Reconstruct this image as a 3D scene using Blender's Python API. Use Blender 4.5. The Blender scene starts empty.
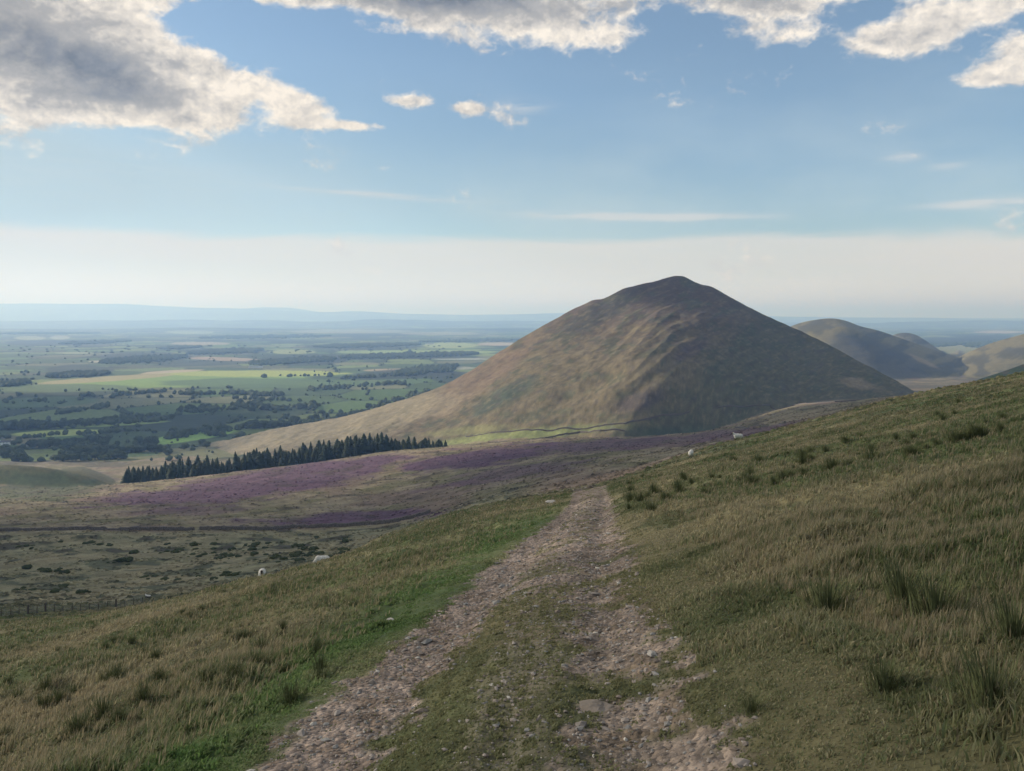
import bpy, bmesh, math, random
import numpy as np
from mathutils import Vector, Matrix
R = math.radians
random.seed(7); RNG = np.random.default_rng(7)
sc = bpy.context.scene
COL = sc.collection

# ------------------------------------------------------------------ camera
F, CX, CY = 780.0, 512.0, 316.0            # focal length in pixels, horizon row
cam_d = bpy.data.cameras.new('camera'); cam = bpy.data.objects.new('camera', cam_d); COL.objects.link(cam)
cam.location = (0, 0, 0)
cam.rotation_euler = (R(90), 0, 0)
cam_d.sensor_width = 36; cam_d.lens = 36 * F / 1024
cam_d.shift_y = -(385.5 - CY) / 1024
cam_d.clip_start = 0.1; cam_d.clip_end = 200000
sc.camera = cam

# ------------------------------------------------------------------ light
SUN_EL, SUN_AZ = 19.0, -70.0               # azimuth measured from the view direction (+Y) towards +X
SV = Vector((math.sin(R(SUN_AZ))*math.cos(R(SUN_EL)), math.cos(R(SUN_AZ))*math.cos(R(SUN_EL)), math.sin(R(SUN_EL))))
sl = bpy.data.lights.new('sun', 'SUN'); sun = bpy.data.objects.new('sun', sl); COL.objects.link(sun)
sl.energy = 5.0; sl.angle = R(0.6); sl.color = (1.0, 0.89, 0.76)
sun.rotation_euler = (-SV).to_track_quat('-Z', 'Y').to_euler()
sc.view_settings.view_transform = 'Standard'; sc.view_settings.look = 'None'
sc.view_settings.exposure = 0.30; sc.view_settings.gamma = 1
sc.view_settings.use_curve_mapping = False
SKY_STRENGTH = 0.12
sc.render.engine = 'CYCLES'
sc.cycles.max_bounces = 5; sc.cycles.diffuse_bounces = 3; sc.cycles.volume_bounces = 1
sc.cycles.transparent_max_bounces = 8; sc.cycles.use_denoising = True

# ------------------------------------------------------------------ node helper
class NT:
    def __init__(s, tree): s.t = tree; s.n = tree.nodes; s.l = tree.links
    def new(s, typ, **kw):
        n = s.n.new(typ)
        for k, v in kw.items(): setattr(n, k, v)
        return n
    def put(s, sock, v):
        if v is None: return
        if isinstance(v, bpy.types.NodeSocket): s.l.new(v, sock)
        else: sock.default_value = v
    def m(s, op, a, b=None, c=None, clamp=False):
        n = s.new('ShaderNodeMath', operation=op, use_clamp=clamp)
        s.put(n.inputs[0], a); s.put(n.inputs[1], b); s.put(n.inputs[2], c)
        return n.outputs[0]
    def ramp(s, v, a, b, lo=0.0, hi=1.0, smooth=True):
        n = s.new('ShaderNodeMapRange', interpolation_type='SMOOTHSTEP' if smooth else 'LINEAR')
        s.put(n.inputs[0], v); s.put(n.inputs[1], a); s.put(n.inputs[2], b); s.put(n.inputs[3], lo); s.put(n.inputs[4], hi)
        return n.outputs[0]
    def mix(s, f, a, b, mode='MIX'):
        n = s.new('ShaderNodeMix', data_type='RGBA', blend_type=mode)
        s.put(n.inputs[0], f)
        s.put(n.inputs[6], a if isinstance(a, bpy.types.NodeSocket) else (*a, 1))
        s.put(n.inputs[7], b if isinstance(b, bpy.types.NodeSocket) else (*b, 1))
        return n.outputs[2]
    def noise(s, vec, scale, detail=6, rough=0.55, dist=0.0):
        n = s.new('ShaderNodeTexNoise')
        s.put(n.inputs['Vector'], vec); n.inputs['Scale'].default_value = scale
        n.inputs['Detail'].default_value = detail; n.inputs['Roughness'].default_value = rough
        n.inputs['Distortion'].default_value = dist
        return n.outputs[0]
    def comb(s, x, y, z):
        n = s.new('ShaderNodeCombineXYZ'); s.put(n.inputs[0], x); s.put(n.inputs[1], y); s.put(n.inputs[2], z); return n.outputs[0]

# ------------------------------------------------------------------ world: sky with clouds
world = bpy.data.worlds.new('World'); sc.world = world; world.use_nodes = True
w = NT(world.node_tree); w.n.clear()
out = w.new('ShaderNodeOutputWorld'); bg = w.new('ShaderNodeBackground'); w.l.new(bg.outputs[0], out.inputs[0])
bg.inputs[1].default_value = SKY_STRENGTH
sky = w.new('ShaderNodeTexSky', sky_type='NISHITA'); sky.sun_disc = False
sky.sun_elevation = R(SUN_EL); sky.sun_rotation = R(SUN_AZ)
sky.altitude = 300; sky.air_density = 1.0; sky.dust_density = 0.6; sky.ozone_density = 1.5
tc = w.new('ShaderNodeTexCoord'); sep = w.new('ShaderNodeSeparateXYZ'); w.l.new(tc.outputs['Generated'], sep.inputs[0])
X, Y, Z = sep.outputs
az = w.m('ARCTAN2', X, Y)
el = w.m('DIVIDE', Z, w.m('SQRT', w.m('ADD', w.m('ADD', w.m('MULTIPLY', X, X), w.m('MULTIPLY', Y, Y)), 1e-6)))
def ae(px, py):
    u = (px - CX) / F; a = math.atan(u); return a, (CY - py) / F * math.cos(a)
def blob(px, py, rx, ry, amp, ang=0.0):
    a0, e0 = ae(px, py)
    dx = w.m('SUBTRACT', az, a0); dy = w.m('SUBTRACT', el, e0)
    ca, sa = math.cos(ang), math.sin(ang)
    xr = w.m('ADD', w.m('MULTIPLY', dx, ca * F / rx), w.m('MULTIPLY', dy, sa * F / rx))
    yr = w.m('ADD', w.m('MULTIPLY', dx, -sa * F / ry), w.m('MULTIPLY', dy, ca * F / ry))
    r2 = w.m('ADD', w.m('MULTIPLY', xr, xr), w.m('MULTIPLY', yr, yr))
    return w.m('MULTIPLY', w.m('POWER', 2.71828, w.m('MULTIPLY', r2, -1.0)), amp)
def addall(lst):
    s = lst[0]
    for q in lst[1:]: s = w.m('ADD', s, q)
    return s
def cloudnoise(oa, oe, scale, detail, rough, sx=0.62, seed=3.1):
    return w.noise(w.comb(w.m('ADD', w.m('MULTIPLY', az, sx), oa * sx), w.m('ADD', el, oe), seed), scale, detail, rough, 0.25)
body = addall([
    blob(20, 50, 115, 56, 1.05), blob(120, 76, 90, 32, 0.8, -0.2), blob(215, 76, 70, 24, 0.72, -0.15), blob(285, 100, 48, 17, 0.72, -.3), blob(90, 108, 170, 12, 0.55),
    blob(0, -25, 115, 50, 1.0), blob(280, -8, 150, 14, 0.9), blob(200, 22, 80, 12, -.3), blob(470, 0, 95, 30, 1.0), blob(560, 28, 72, 26, 0.95), blob(380, 30, 60, 12, 0.35),
    blob(640, -14, 50, 20, 0.5), blob(745, -2, 80, 22, 1.0), blob(790, 34, 40, 12, 0.55), blob(912, 32, 62, 24, 1.05, 0.15), blob(1000, 76, 42, 10, 0.8),
    blob(1020, 45, 22, 12, 0.6), blob(1008, 5, 24, 10, 0.6), blob(1120, 20, 70, 50, 0.8), blob(-120, 30, 120, 90, 1.0), blob(860, -10, 40, 12, .5),
    blob(405, 101, 28, 10, 0.78), blob(466, 109, 20, 6, 0.66), blob(350, 126, 44, 5, 0.60), blob(385, 80, 12, 8, .4), blob(700, 165, 150, 40, -.35), blob(100, 190, 200, 30, -.3)])
def ridged(oa, oe, seed):
    # billowy: sum of absolute noises gives rounded cauliflower lobes
    a1 = w.m('ABSOLUTE', w.m('SUBTRACT', cloudnoise(oa, oe, 22.0, 2, 0.5, 0.75, seed), 0.5))
    a2 = w.m('ABSOLUTE', w.m('SUBTRACT', cloudnoise(oa, oe, 55.0, 2, 0.5, 0.8, seed+3), 0.5))
    a3 = w.m('ABSOLUTE', w.m('SUBTRACT', cloudnoise(oa, oe, 130.0, 3, 0.6, 0.85, seed+5), 0.5))
    return w.m('ADD', w.m('ADD', w.m('MULTIPLY', a1, 2.0), w.m('MULTIPLY', a2, 1.1)), w.m('MULTIPLY', a3, 0.7))
n1 = cloudnoise(0, 0, 14.0, 9, 0.57)
r0 = ridged(0, 0, 2.0); r1 = ridged(-0.006, 0.011, 2.0)
dens = w.m('ADD', body, w.m('ADD', w.m('MULTIPLY', w.m('SUBTRACT', n1, 0.5), 2.5), w.m('MULTIPLY', w.m('SUBTRACT', r0, 0.42), -0.55)))
cover = w.ramp(dens, 0.36, 0.84)
# each lobe is lighter where it thins out towards the sun
rel = w.m('MULTIPLY', w.m('SUBTRACT', r1, r0), -1.0)
core = addall([blob(20, 44, 90, 26, 1.0, -0.2), blob(-60, 20, 80, 50, .6), blob(100, 68, 42, 14, 0.6, -.3), blob(340, -12, 190, 15, 0.6), blob(480, -4, 110, 22, 0.7),
               blob(600, 8, 60, 15, .35), blob(560, 22, 50, 10, .3), blob(750, -8, 90, 18, 0.55), blob(915, 36, 48, 12, 0.42), blob(185, 104, 60, 6, 0.3), blob(100, 97, 60, 5, .3), blob(230, 62, 30, 9, .25)])
soft = cloudnoise(0.0, 0.0, 9.0, 3, 0.5, 0.8, 14.0)
thick = w.m('ADD', w.m('MULTIPLY', core, w.ramp(soft, 0.35, 0.65, 0.7, 1.1)), w.m('MULTIPLY', rel, 0.95))
thick = w.m('ADD', thick, w.m('ADD', w.m('MULTIPLY', w.ramp(dens, 0.7, 1.8), 0.22), w.m('MULTIPLY', w.m('SUBTRACT', soft, .5), .6)))
shade = w.ramp(w.m('ADD', thick, w.m('MULTIPLY', w.m('SUBTRACT', n1, 0.5), 1.1)), -0.2, 1.5, 0, 1, False)
CB = 1.0
ccol = w.mix(w.ramp(shade, 0.0, 0.45, 0, 1, False), (7.2, 6.6, 5.8), (3.4, 3.3, 3.2))
ccol = w.mix(w.ramp(shade, 0.42, 1.0, 0, 1, False), ccol, w.mix(w.ramp(r0, .15, .8, 0, 1, False), (1.25, 1.4, 1.65), (2.3, 2.4, 2.6)))
# thin high cloud: wide veil above the horizon and a few streaks
vn = w.noise(w.comb(w.m('MULTIPLY', az, 0.35), w.m('MULTIPLY', el, 3.0), 1.0), 7.0, 6, 0.6, 0.4)
edge = w.m('ADD', w.m('ADD', el, w.m('MULTIPLY', az, .004)), w.m('MULTIPLY', w.m('SUBTRACT', vn, 0.5), 0.055))
veil = w.m('MULTIPLY', w.ramp(edge, 0.088, 0.104, 1, 0), w.ramp(vn, 0.2, 0.8, 0.62, 0.85))
sn = w.noise(w.comb(w.m('MULTIPLY', az, 1.0), w.m('MULTIPLY', el, 9.0), 4.0), 12.0, 5, 0.6)
streak = w.m('MULTIPLY', addall([blob(640, 217, 105, 4, 1.2, -0.03), blob(990, 203, 45, 4, 1.1), blob(380, 195, 80, 3, 0.7, -0.05),
               blob(902, 157, 14, 4, 0.6), blob(944, 166, 14, 3, 0.5), blob(860, 236, 110, 5, 0.4), blob(60, 170, 200, 26, 0.14), blob(520, 107, 24, 7, .4)]), w.ramp(sn, 0.3, 0.62))
wisp = w.m('MULTIPLY', w.ramp(w.noise(w.comb(az, w.m('MULTIPLY', el, 2.5), 7.0), 4.0, 5, 0.55), 0.35, 0.75), w.ramp(el, 0.36, 0.10, 0.0, 0.42))
base = w.mix(1.0, sky.outputs[0], (0.84, 0.92, 0.97), 'MULTIPLY')
c1 = w.mix(w.m('ADD', wisp, 0.10), base, (4.0, 4.8, 5.1))
c1 = w.mix(w.m('MINIMUM', w.m('ADD', blob(60, 175, 330, 55, .62), blob(-200, 180, 200, 120, .7)), .8), c1, (3.3, 4.25, 4.75))
c1 = w.mix(veil, c1, w.mix(w.ramp(el, 0.0, 0.07), (7.7, 7.2, 6.5), (5.75, 5.45, 5.05)))
c1 = w.mix(w.m('MINIMUM', streak, 0.7), c1, (5.0, 5.1, 5.1))
upn = w.noise(tc.outputs['Generated'], 2.5, 4, .55)
c1 = w.mix(w.m('MULTIPLY', w.ramp(el, 0.42, 0.75), w.ramp(upn, .35, .6, .35, .85)), c1, (5.2, 5.0, 4.7))  # overhead brightness above the frame, added to lift the ambient light
c1 = w.mix(w.m('MULTIPLY', cover, 0.97), c1, ccol)
w.l.new(c1, bg.inputs[0])
world.cycles.sampling_method = 'MANUAL'; world.cycles.sample_map_resolution = 512

# ------------------------------------------------------------------ noise in numpy
_P = RNG.permutation(256).astype(np.int64); _P = np.concatenate([_P, _P, _P])
_G = RNG.normal(size=(256, 2)); _G /= np.linalg.norm(_G, axis=1)[:, None]
def gn(x, y):
    xi = np.floor(x).astype(np.int64); yi = np.floor(y).astype(np.int64)
    xf = x - xi; yf = y - yi
    u = xf*xf*xf*(xf*(xf*6-15)+10); v = yf*yf*yf*(yf*(yf*6-15)+10)
    def g(ax, ay, dx, dy):
        h = _P[(_P[ax & 255] + ay) & 255]; q = _G[h]; return q[..., 0]*dx + q[..., 1]*dy
    a = g(xi, yi, xf, yf); b = g(xi+1, yi, xf-1, yf); c = g(xi, yi+1, xf, yf-1); d = g(xi+1, yi+1, xf-1, yf-1)
    return (a + u*(b-a) + v*((c + u*(d-c)) - (a + u*(b-a)))) * 1.5
def fbm(x, y, scale, octs=4, gain=0.5, off=0.0):
    x = np.asarray(x, float)*scale + off*17.3 + 31.7; y = np.asarray(y, float)*scale + off*9.1 - 12.9
    s = 0; a = 1.0
    for i in range(octs):
        s = s + a*gn(x, y); x = x*2.03 + 5.2; y = y*2.03 - 3.7; a *= gain
    return s
def sst(a, b, x):
    t = np.clip((x - a)/(b - a), 0, 1); return t*t*(3 - 2*t)
def gauss(x, s): return np.exp(-(x/s)**2)

# ------------------------------------------------------------------ the lie of the land
# survey: bearing column -> (distance, sight row) of each break of slope
COLS = [-200, 0, 128, 200, 256, 330, 384, 450, 512, 600, 700, 800, 900, 1024, 1200]
FEAT = {
 -200: [(30,672),(50,655),(75,658),(110,650),(220,600),(350,540),(470,520),(600,510),(700,505),(850,490),(1300,460),(2600,388)],
 0:    [(30,636),(55,621),(80,624),(115,614),(220,575),(350,533),(470,516),(600,503),(680,500),(850,487),(1300,460),(2600,388)],
 128:  [(30,622),(58,609),(85,612),(125,606),(220,570),(345,532),(480,510),(680,492),(820,483),(950,485),(1300,460),(2600,388)],
 200:  [(30,607),(60,593),(87,597),(130,592),(225,563),(342,531),(480,507),(665,488),(830,476),(950,480),(1330,457),(2600,388)],
 256:  [(30,590),(64,581),(90,586),(140,580),(230,556),(340,530),(480,505),(650,485),(830,470),(950,474),(1350,455),(2600,388)],
 330:  [(30,568),(67,561),(95,565),(160,561),(240,547),(335,529),(475,503),(650,480),(850,461),(970,464),(1380,453),(2600,388)],
 384:  [(30,552),(70,537),(100,541),(180,541),(250,535),(330,526),(470,500),(650,475),(880,452),(1000,456),(1400,451),(2600,388)],
 450:  [(30,534),(75,514),(110,518),(200,516),(270,512),(330,507),(480,485),(650,465),(900,446),(1050,448),(1400,439),(2600,388)],
 512:  [(30,519),(85,500),(120,503),(200,499),(270,493),(350,486),(480,472),(650,457),(900,441),(1050,441),(1400,430),(2600,388)],
 600:  [(30,502),(95,485),(130,488),(200,484),(280,474),(350,466),(480,455),(650,446),(900,437.5),(1020,440),(1400,430),(2600,388)],
 700:  [(30,481),(100,452),(140,454),(220,452),(300,449),(380,445),(500,441),(650,437),(850,432),(1000,436),(1400,426),(2600,388)],
 800:  [(30,458),(130,425),(190,428),(270,427),(340,424),(420,421),(520,417),(700,412),(900,408),(1150,405),(1500,402),(2600,383)],
 900:  [(30,437),(200,397.5),(270,400),(350,400),(430,399),(520,398),(640,397),(780,397),(950,398),(1200,400),(1700,394),(2600,378)],
 1024: [(30,413),(260,379),(340,384),(430,386),(520,387),(600,387),(800,382),(1000,385),(1200,388),(1450,390),(1900,386),(2600,377)],
 1200: [(30,378),(300,330),(400,333),(500,335),(600,336),(700,337),(900,338),(1100,338),(1300,336),(1500,335),(1900,338),(2600,345)],
}
def plane(x, y):
    return -1.7 - 0.215*y + 0.23*x
NU, ND = 560, 900
U0, U1 = (-200 - CX)/F, (1200 - CX)/F
L0, L1 = math.log(12.0), math.log(70000.0)
ug = np.linspace(U0, U1, NU); lg = np.linspace(L0, L1, ND); dg = np.exp(lg)
def catmull(xk, yk, x):
    m = np.zeros(len(xk)); h = np.diff(xk); dlt = np.diff(yk)/h
    for i in range(1, len(xk)-1):
        m[i] = 0 if dlt[i-1]*dlt[i] <= 0 and False else (dlt[i-1]*h[i] + dlt[i]*h[i-1])/(h[i-1]+h[i])
    m[0] = dlt[0]; m[-1] = dlt[-1]
    i = np.clip(np.searchsorted(xk, x) - 1, 0, len(xk)-2)
    t = np.clip((x - xk[i])/h[i], 0, 1); t2 = t*t; t3 = t2*t
    return (2*t3-3*t2+1)*yk[i] + (t3-2*t2+t)*h[i]*m[i] + (-2*t3+3*t2)*yk[i+1] + (t3-t2)*h[i]*m[i+1]
ck = (np.array(COLS, float) - CX)/F
for c in COLS: FEAT[c] = FEAT[c][1:]
nf = len(FEAT[0])
LD = np.array([[math.log(FEAT[c][k][0]) for c in COLS] for k in range(nf)])
PY = np.array([[FEAT[c][k][1] for c in COLS] for k in range(nf)])
ldu = np.array([catmull(ck, LD[k], ug) for k in range(nf)])
pyu = np.array([catmull(ck, PY[k], ug) for k in range(nf)])
TZ = np.zeros((NU, ND))
for i, u in enumerate(ug):
    d0 = np.array([12.0, 19.0, 30.0]); z0 = plane(u*d0, d0)
    dk = np.exp(ldu[:, i]); zk = -(pyu[:, i] - CY)/F*dk
    d2 = np.array([4200.0, 8000.0, 20000, 70000]); z2 = np.array([-240.0, -240, -240, -240])
    lk = np.concatenate([np.log(d0), ldu[:, i], np.log(d2)]); zz = np.concatenate([z0, zk, z2])
    # interpolate the sight slope z/d: keeps the small steps near the viewer
    TZ[i] = catmull(lk, zz/np.exp(lk), lg)*dg
def smooth(A, n, ax):
    k = np.exp(-(np.arange(-3*n, 3*n+1)/n)**2); k /= k.sum()
    P = np.pad(A, [(3*n, 3*n) if a == ax else (0, 0) for a in range(2)], mode='edge')
    return np.apply_along_axis(lambda v: np.convolve(v, k, 'valid'), ax, P)
TS = TZ/dg[None, :]
TS = smooth(smooth(TS, 5, 0), 3, 1)
def bicubic(A, fi, fj):
    ni, nj = A.shape
    fi = np.clip(fi, 0, ni-1.001); fj = np.clip(fj, 0, nj-1.001)
    i0 = np.floor(fi).astype(int); j0 = np.floor(fj).astype(int); ti = fi-i0; tj = fj-j0
    def wts(t):
        t2 = t*t; t3 = t2*t
        return [-.5*t3+t2-.5*t, 1.5*t3-2.5*t2+1, -1.5*t3+2*t2+.5*t, .5*t3-.5*t2]
    wi, wj = wts(ti), wts(tj); s = 0
    for a in range(4):
        ii = np.clip(i0+a-1, 0, ni-1); r = 0
        for b in range(4): r = r + wj[b]*A[ii, np.clip(j0+b-1, 0, nj-1)]
        s = s + wi[a]*r
    return s

PC_D = [-30, 0, 4.4, 7.4, 10.4, 15, 19, 25.5, 31, 60, 95, 200, 350]
PC_X = [-1.5, -.45, -.2, .05, .3, .9, 1.34, 2.3, 3.1, 6.1, 9.2, 16, 24]
PC_W = [1.7, 1.7, 1.6, 1.55, 1.5, 1.6, 1.45, 1.15, 1.0, 1.3, 1.6, 2.0, 2.0]
def path_c(y): return np.interp(y, PC_D, PC_X)
def path_w(y): return np.interp(y, PC_D, PC_W)
def mounds(x, y):
    """small ups and downs of the near hillside, metres"""
    off = np.abs(x - path_c(y))
    m = sst(1.3, 3.2, off)
    return m*(0.16*fbm(x, y, 0.35, 3, .5, 1) + 0.07*fbm(x, y, 1.3, 3, .55, 2)) + 0.5*sst(10, 60, np.hypot(x, y))*fbm(x, y, .03, 3, .5, 5)
def track_relief(x, y):
    c = path_c(y); o = (x - c)/path_w(y)*1.6
    wob = 0.12*fbm(x*0+3, y, .5, 2)
    r = -0.075*gauss(o + 1.0 + wob, .36) - 0.10*gauss(o - .95 - wob, .36) - .05*gauss(o - .1, .14)*sst(9, 5, y)
    r = r + 0.05*gauss(o, .5) + sst(1.35, 2.0, np.abs(o))*0.07*sst(40, 20, y)
    st = sst(1.9, 1.4, np.abs(o))
    return (r + st*(0.022*fbm(x, y, 4.5, 3, .6, 7)))*sst(60, 30, y)

def hill(u, d, S, D, Wf, Wb, zfoot, rnd_px=0):
    """ridge whose crest is given by survey rows S at distances D; falls to zfoot over Wf towards the viewer"""
    px = u*F + CX
    kx, ky = np.array([q[0] for q in S], float), np.array([q[1] for q in S], float)
    s = catmull(kx, ky, px)
    if isinstance(D, list): Dr = np.interp(px, [q[0] for q in D], [q[1] for q in D])
    else: Dr = D
    if isinstance(Wf, list):
        Wf = catmull(np.array([q[0] for q in Wf], float), np.array([q[1] for q in Wf], float), px)
        if rnd_px:
            gx = np.linspace(kx[0]-100, kx[-1]+100, 600); gy = catmull(kx, ky, gx); q = int(rnd_px/(gx[1]-gx[0]))
            kk = np.exp(-(np.arange(-3*q, 3*q+1)/q)**2); kk /= kk.sum(); gs = np.convolve(np.pad(gy, 3*q, mode='edge'), kk, 'valid')
            t0 = np.abs(Dr - d)/Wf; s = s + (np.interp(px, gx, gs) - s)*sst(.0, .28, t0)
    if isinstance(Wb, list):
        Wb = np.interp(px, [q[0] for q in Wb], [q[1] for q in Wb]); zfoot = np.where(d < Dr, zfoot, zfoot - 55.0)
    zr = -(s - CY)/F*Dr
    t = np.where(d < Dr, (Dr - d)/Wf, (d - Dr)/Wb)
    # rounded crest, straight flank, then running out
    g = np.sqrt(t*t + 0.05**2) - 0.05
    z = zr - np.maximum(zr - zfoot, 25.0)*g
    return z, zr, t, Dr
PIKE_S = [(60,500),(150,462),(230,440),(270,429.5),(300,424.5),(350,415),(400,400.5),(430,391),(470,371),(500,351.5),(525,336),(550,322),(565,313.5),(580,306),(592,300.5),(602,299),(620,290.5),(640,284.5),(655,281.5),(668,277.5),(678,276),(684,276.6),(692,281),(700,284),(712,287),(725,294),(750,308),(765,315),(780,322),(800,331),(825,343),(850,356.5),(875,370),(900,383.5),(912,391),(935,404),(970,425),(1050,480)]
PIKE_D = [(230,1500),(430,1620),(560,1740),(680,1800),(800,1700),(912,1420)]
PIKE_W = [(230,240),(330,330),(430,500),(560,700),(640,760),(700,720),(800,560),(912,300)]
H2_S = [(700,372),(740,350),(780,331),(800,323),(815,319.8),(835,318.6),(845,320.5),(860,326),(880,331),(900,338),(925,347),(945,354),(962,361),(1000,376),(1050,400)]
H3_S = [(840,372),(870,352),(888,338),(897,333.8),(906,332.8),(915,334.5),(924,339.5),(935,347),(960,365),(1000,390)]
H4_S = [(900,400),(940,374),(955,362),(966,354),(985,345.5),(1005,339),(1024,334),(1100,324),(1200,318),(1400,310)]
H5_S = [(880,430),(930,397),(960,386.5),(985,377.5),(1005,371),(1024,364),(1100,345),(1200,330),(1400,320)]
KN_S = [(-300,455),(-50,463),(0,465),(30,466.5),(50,469),(70,473),(90,477.5),(110,485),(150,510)]
FAR = [ # rows, distance, width, noise
 ([(-300,329),(60,330),(200,328.5),(330,331),(480,329),(700,331),(860,333),(1024,331),(1400,329)], 13000, 2600, 26),
 ([(-300,321),(0,322),(140,320),(300,322),(420,320.5),(600,323),(860,324),(1024,321),(1400,320)], 20000, 4000, 40),
 ([(-300,308),(-100,305),(0,303.5),(60,303.5),(130,304.2),(165,306),(200,307.3),(240,308.3),(262,309),(300,311.5),(330,312),(352,311),(400,313.5),(450,314.5),(520,314),(556,313.2),(700,315),(790,316.5),(850,317.5),(940,318),(980,319),(1024,318.5),(1400,317)], 30000, 5000, 12),
 ([(-300,315),(150,313),(225,310),(245,308),(262,306.6),(275,306.8),(290,307.2),(300,308.5),(315,311),(360,315),(800,317),(950,318),(1400,316)], 34000, 3000, 0),
]
def smax(a, b, k):
    h = np.clip(0.5 + 0.5*(a-b)/k, 0, 1); return b + (a-b)*h + k*h*(1-h)
def ring(x, y):
    d = np.maximum(np.maximum(y, np.abs(x)/1.3), -y/1.3); d = np.maximum(d, 1e-3)
    return x/d, d
def H(x, y, full=False, fine=True):
    x = np.asarray(x, float); y = np.asarray(y, float)
    u, d = ring(x, y); uc = np.clip(u, U0, U1)
    z = bicubic(TS, (uc-U0)/(U1-U0)*(NU-1), (np.log(np.maximum(d, 12.0))-L0)/(L1-L0)*(ND-1))*d
    nearw = sst(28, 13, d)
    z = z*(1-nearw) + plane(x, y)*nearw
    z = np.where(y < 0, z + sst(0, 60, -y)*sst(20, 200, d)*np.abs(y)*.15, z)
    if fine:
        z = z + mounds(x, y)*sst(150, 90, d) + np.where(d < 70, track_relief(x, y), 0)
    mid = sst(90, 250, d)*sst(2500, 1300, d)
    z = z + mid*(1.6*fbm(x, y, 1/140., 3, .5, 11) + .8*fbm(x, y, 1/30., 4, .55, 12))
    cat = np.zeros(x.shape, int)            # 0 hillside 1 moor/valley 2 plain 3.. hills
    cat[d > 150] = 1
    base = z.copy()
    # pike
    far = d > 700
    def apply(name, S, D, Wf, Wb, zf, ci, k, amp, mask, rib=None):
        nonlocal z
        m = mask
        if not m.any(): return
        um, dm, xm, ym = uc[m], d[m], x[m], y[m]
        zz, zr, t, Dr = hill(um, dm, S, D, Wf, Wb, zf, 34 if name == 'pike' else 0)
        zz = zz + (amp*fbm(xm, ym, 1/260., 5, .5, ci)*sst(0, .25, t) if name != 'far' else amp*(fbm(xm, ym, 1/2600., 5, .5, ci) + .3))
        if rib: zz = zz + rib(um, dm, t, xm, ym)
        new = smax(zz, z[m], k); c = cat[m]; c[zz > z[m] - 1.0] = ci; cat[m] = c; z[m] = new
    def ribs(um, dm, t, xm, ym):
        px = um*F + CX
        ff = (dm < 1900)*1.0
        # main spur comes from the summit shoulder down and to the left
        ax = np.interp(t, [0, .25, .5, .75, 1.0], [738, 722, 692, 655, 602])
        o = px - ax
        sp = np.where(o < 0, np.exp(-(o/120)**2), np.exp(-(o/62)**2))*sst(.05, .45, t)*sst(1.25, .8, t)*32
        # hollow left of it under the summit
        hol = -14*np.exp(-((px - np.interp(t, [0, 1], [640, 560]))/45)**2)*sst(.05, .4, t)*sst(1.2, .6, t)
        a = t + (px - 640)*.0027 + .03*fbm(xm, ym, 1/160., 3, .5, 75)   # ribs slant across the face
        b = px/110.0
        rg = 1 - np.abs(gn(a*7.0, b + 8.0))*2.4
        rg2 = 1 - np.abs(gn(a*15.0 + 7, b*2.2 + 3.0))*2.4
        rr = (4.0*rg + .8*rg2)*sst(.1, .3, t)*sst(1.2, .85, t)*sst(-190, -60, o)*sst(70, 10, o)
        gl = 1 - np.abs(gn(px/38.0 + t*2.5, t*1.3 + 20))*2.2
        g2 = 2.2*gl*sst(.15, .5, t)*sst(1.2, .9, t)*(1 - .6*np.exp(-(o/60)**2))
        return (sp + hol + rr + g2 + 1.3*fbm(xm, ym, 1/35., 4, .55, 77))*ff
    apply('pike', PIKE_S, PIKE_D, PIKE_W, [(230, 120), (300, 160), (350, 210), (430, 330), (500, 520), (560, 700), (680, 900)], -215, 3, 7, 6, far & (d < 4000), ribs)
    apply('knoll', KN_S, 930, 120, 150, -215, 4, 6, 1.5, far & (d < 2000) & (uc < -.4))
    apply('h5', H5_S, 1350, 420, 500, -190, 5, 8, 3, far & (d < 3500) & (uc > .4))
    def r2(um, dm, t, xm, ym):
        px = um*F + CX
        o = px - np.interp(t, [0, 1], [836, 868]); return 48*np.where(o < 0, np.exp(-(o/60)**2), np.exp(-(o/30)**2))*sst(.05, .5, t)*sst(1.3, .8, t)
    apply('h2', H2_S, 3400, 900, 900, -215, 6, 12, 7, (d > 1900) & (d < 6000) & (uc > .2), r2)
    apply('h3', H3_S, 4200, 600, 600, -215, 6, 10, 4, (d > 2500) & (d < 6000) & (uc > .3))
    apply('h4', H4_S, 3300, 800, 900, -225, 7, 10, 6, (d > 2000) & (d < 6000) & (uc > .4))
    pl = (d > 1280) & (cat <= 1) & ((uc < .27) | (d > 3900)); cat[pl] = 2
    pm = d > 3500
    z = np.where(pm, z + 8*fbm(x, y, 1/2500., 3, .5, 40)*sst(3500, 7000, d), z)
    for i, (S, D, W, nz) in enumerate(FAR):
        apply('far', S, D, W, W*1.3, -300, 8, 30, nz, d > 8000)
    if full: return z, cat, u, d
    return z
def at(px, d):
    """ground point on bearing px at depth d"""
    x = (px - CX)/F*d; return Vector((x, d, float(H(np.array([x]), np.array([d]))[0])))
def sight(px, py, d0, d1, n=1500):
    """first ground point met by the line of sight between two depths"""
    dd = np.exp(np.linspace(math.log(d0), math.log(d1), n)); u = (px-CX)/F
    z = H(u*dd, dd); row = CY - z/dd*F
    k = np.where(row <= py)[0]
    i = k[0] if len(k) else n-1
    return Vector((u*dd[i], dd[i], z[i]))

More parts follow.
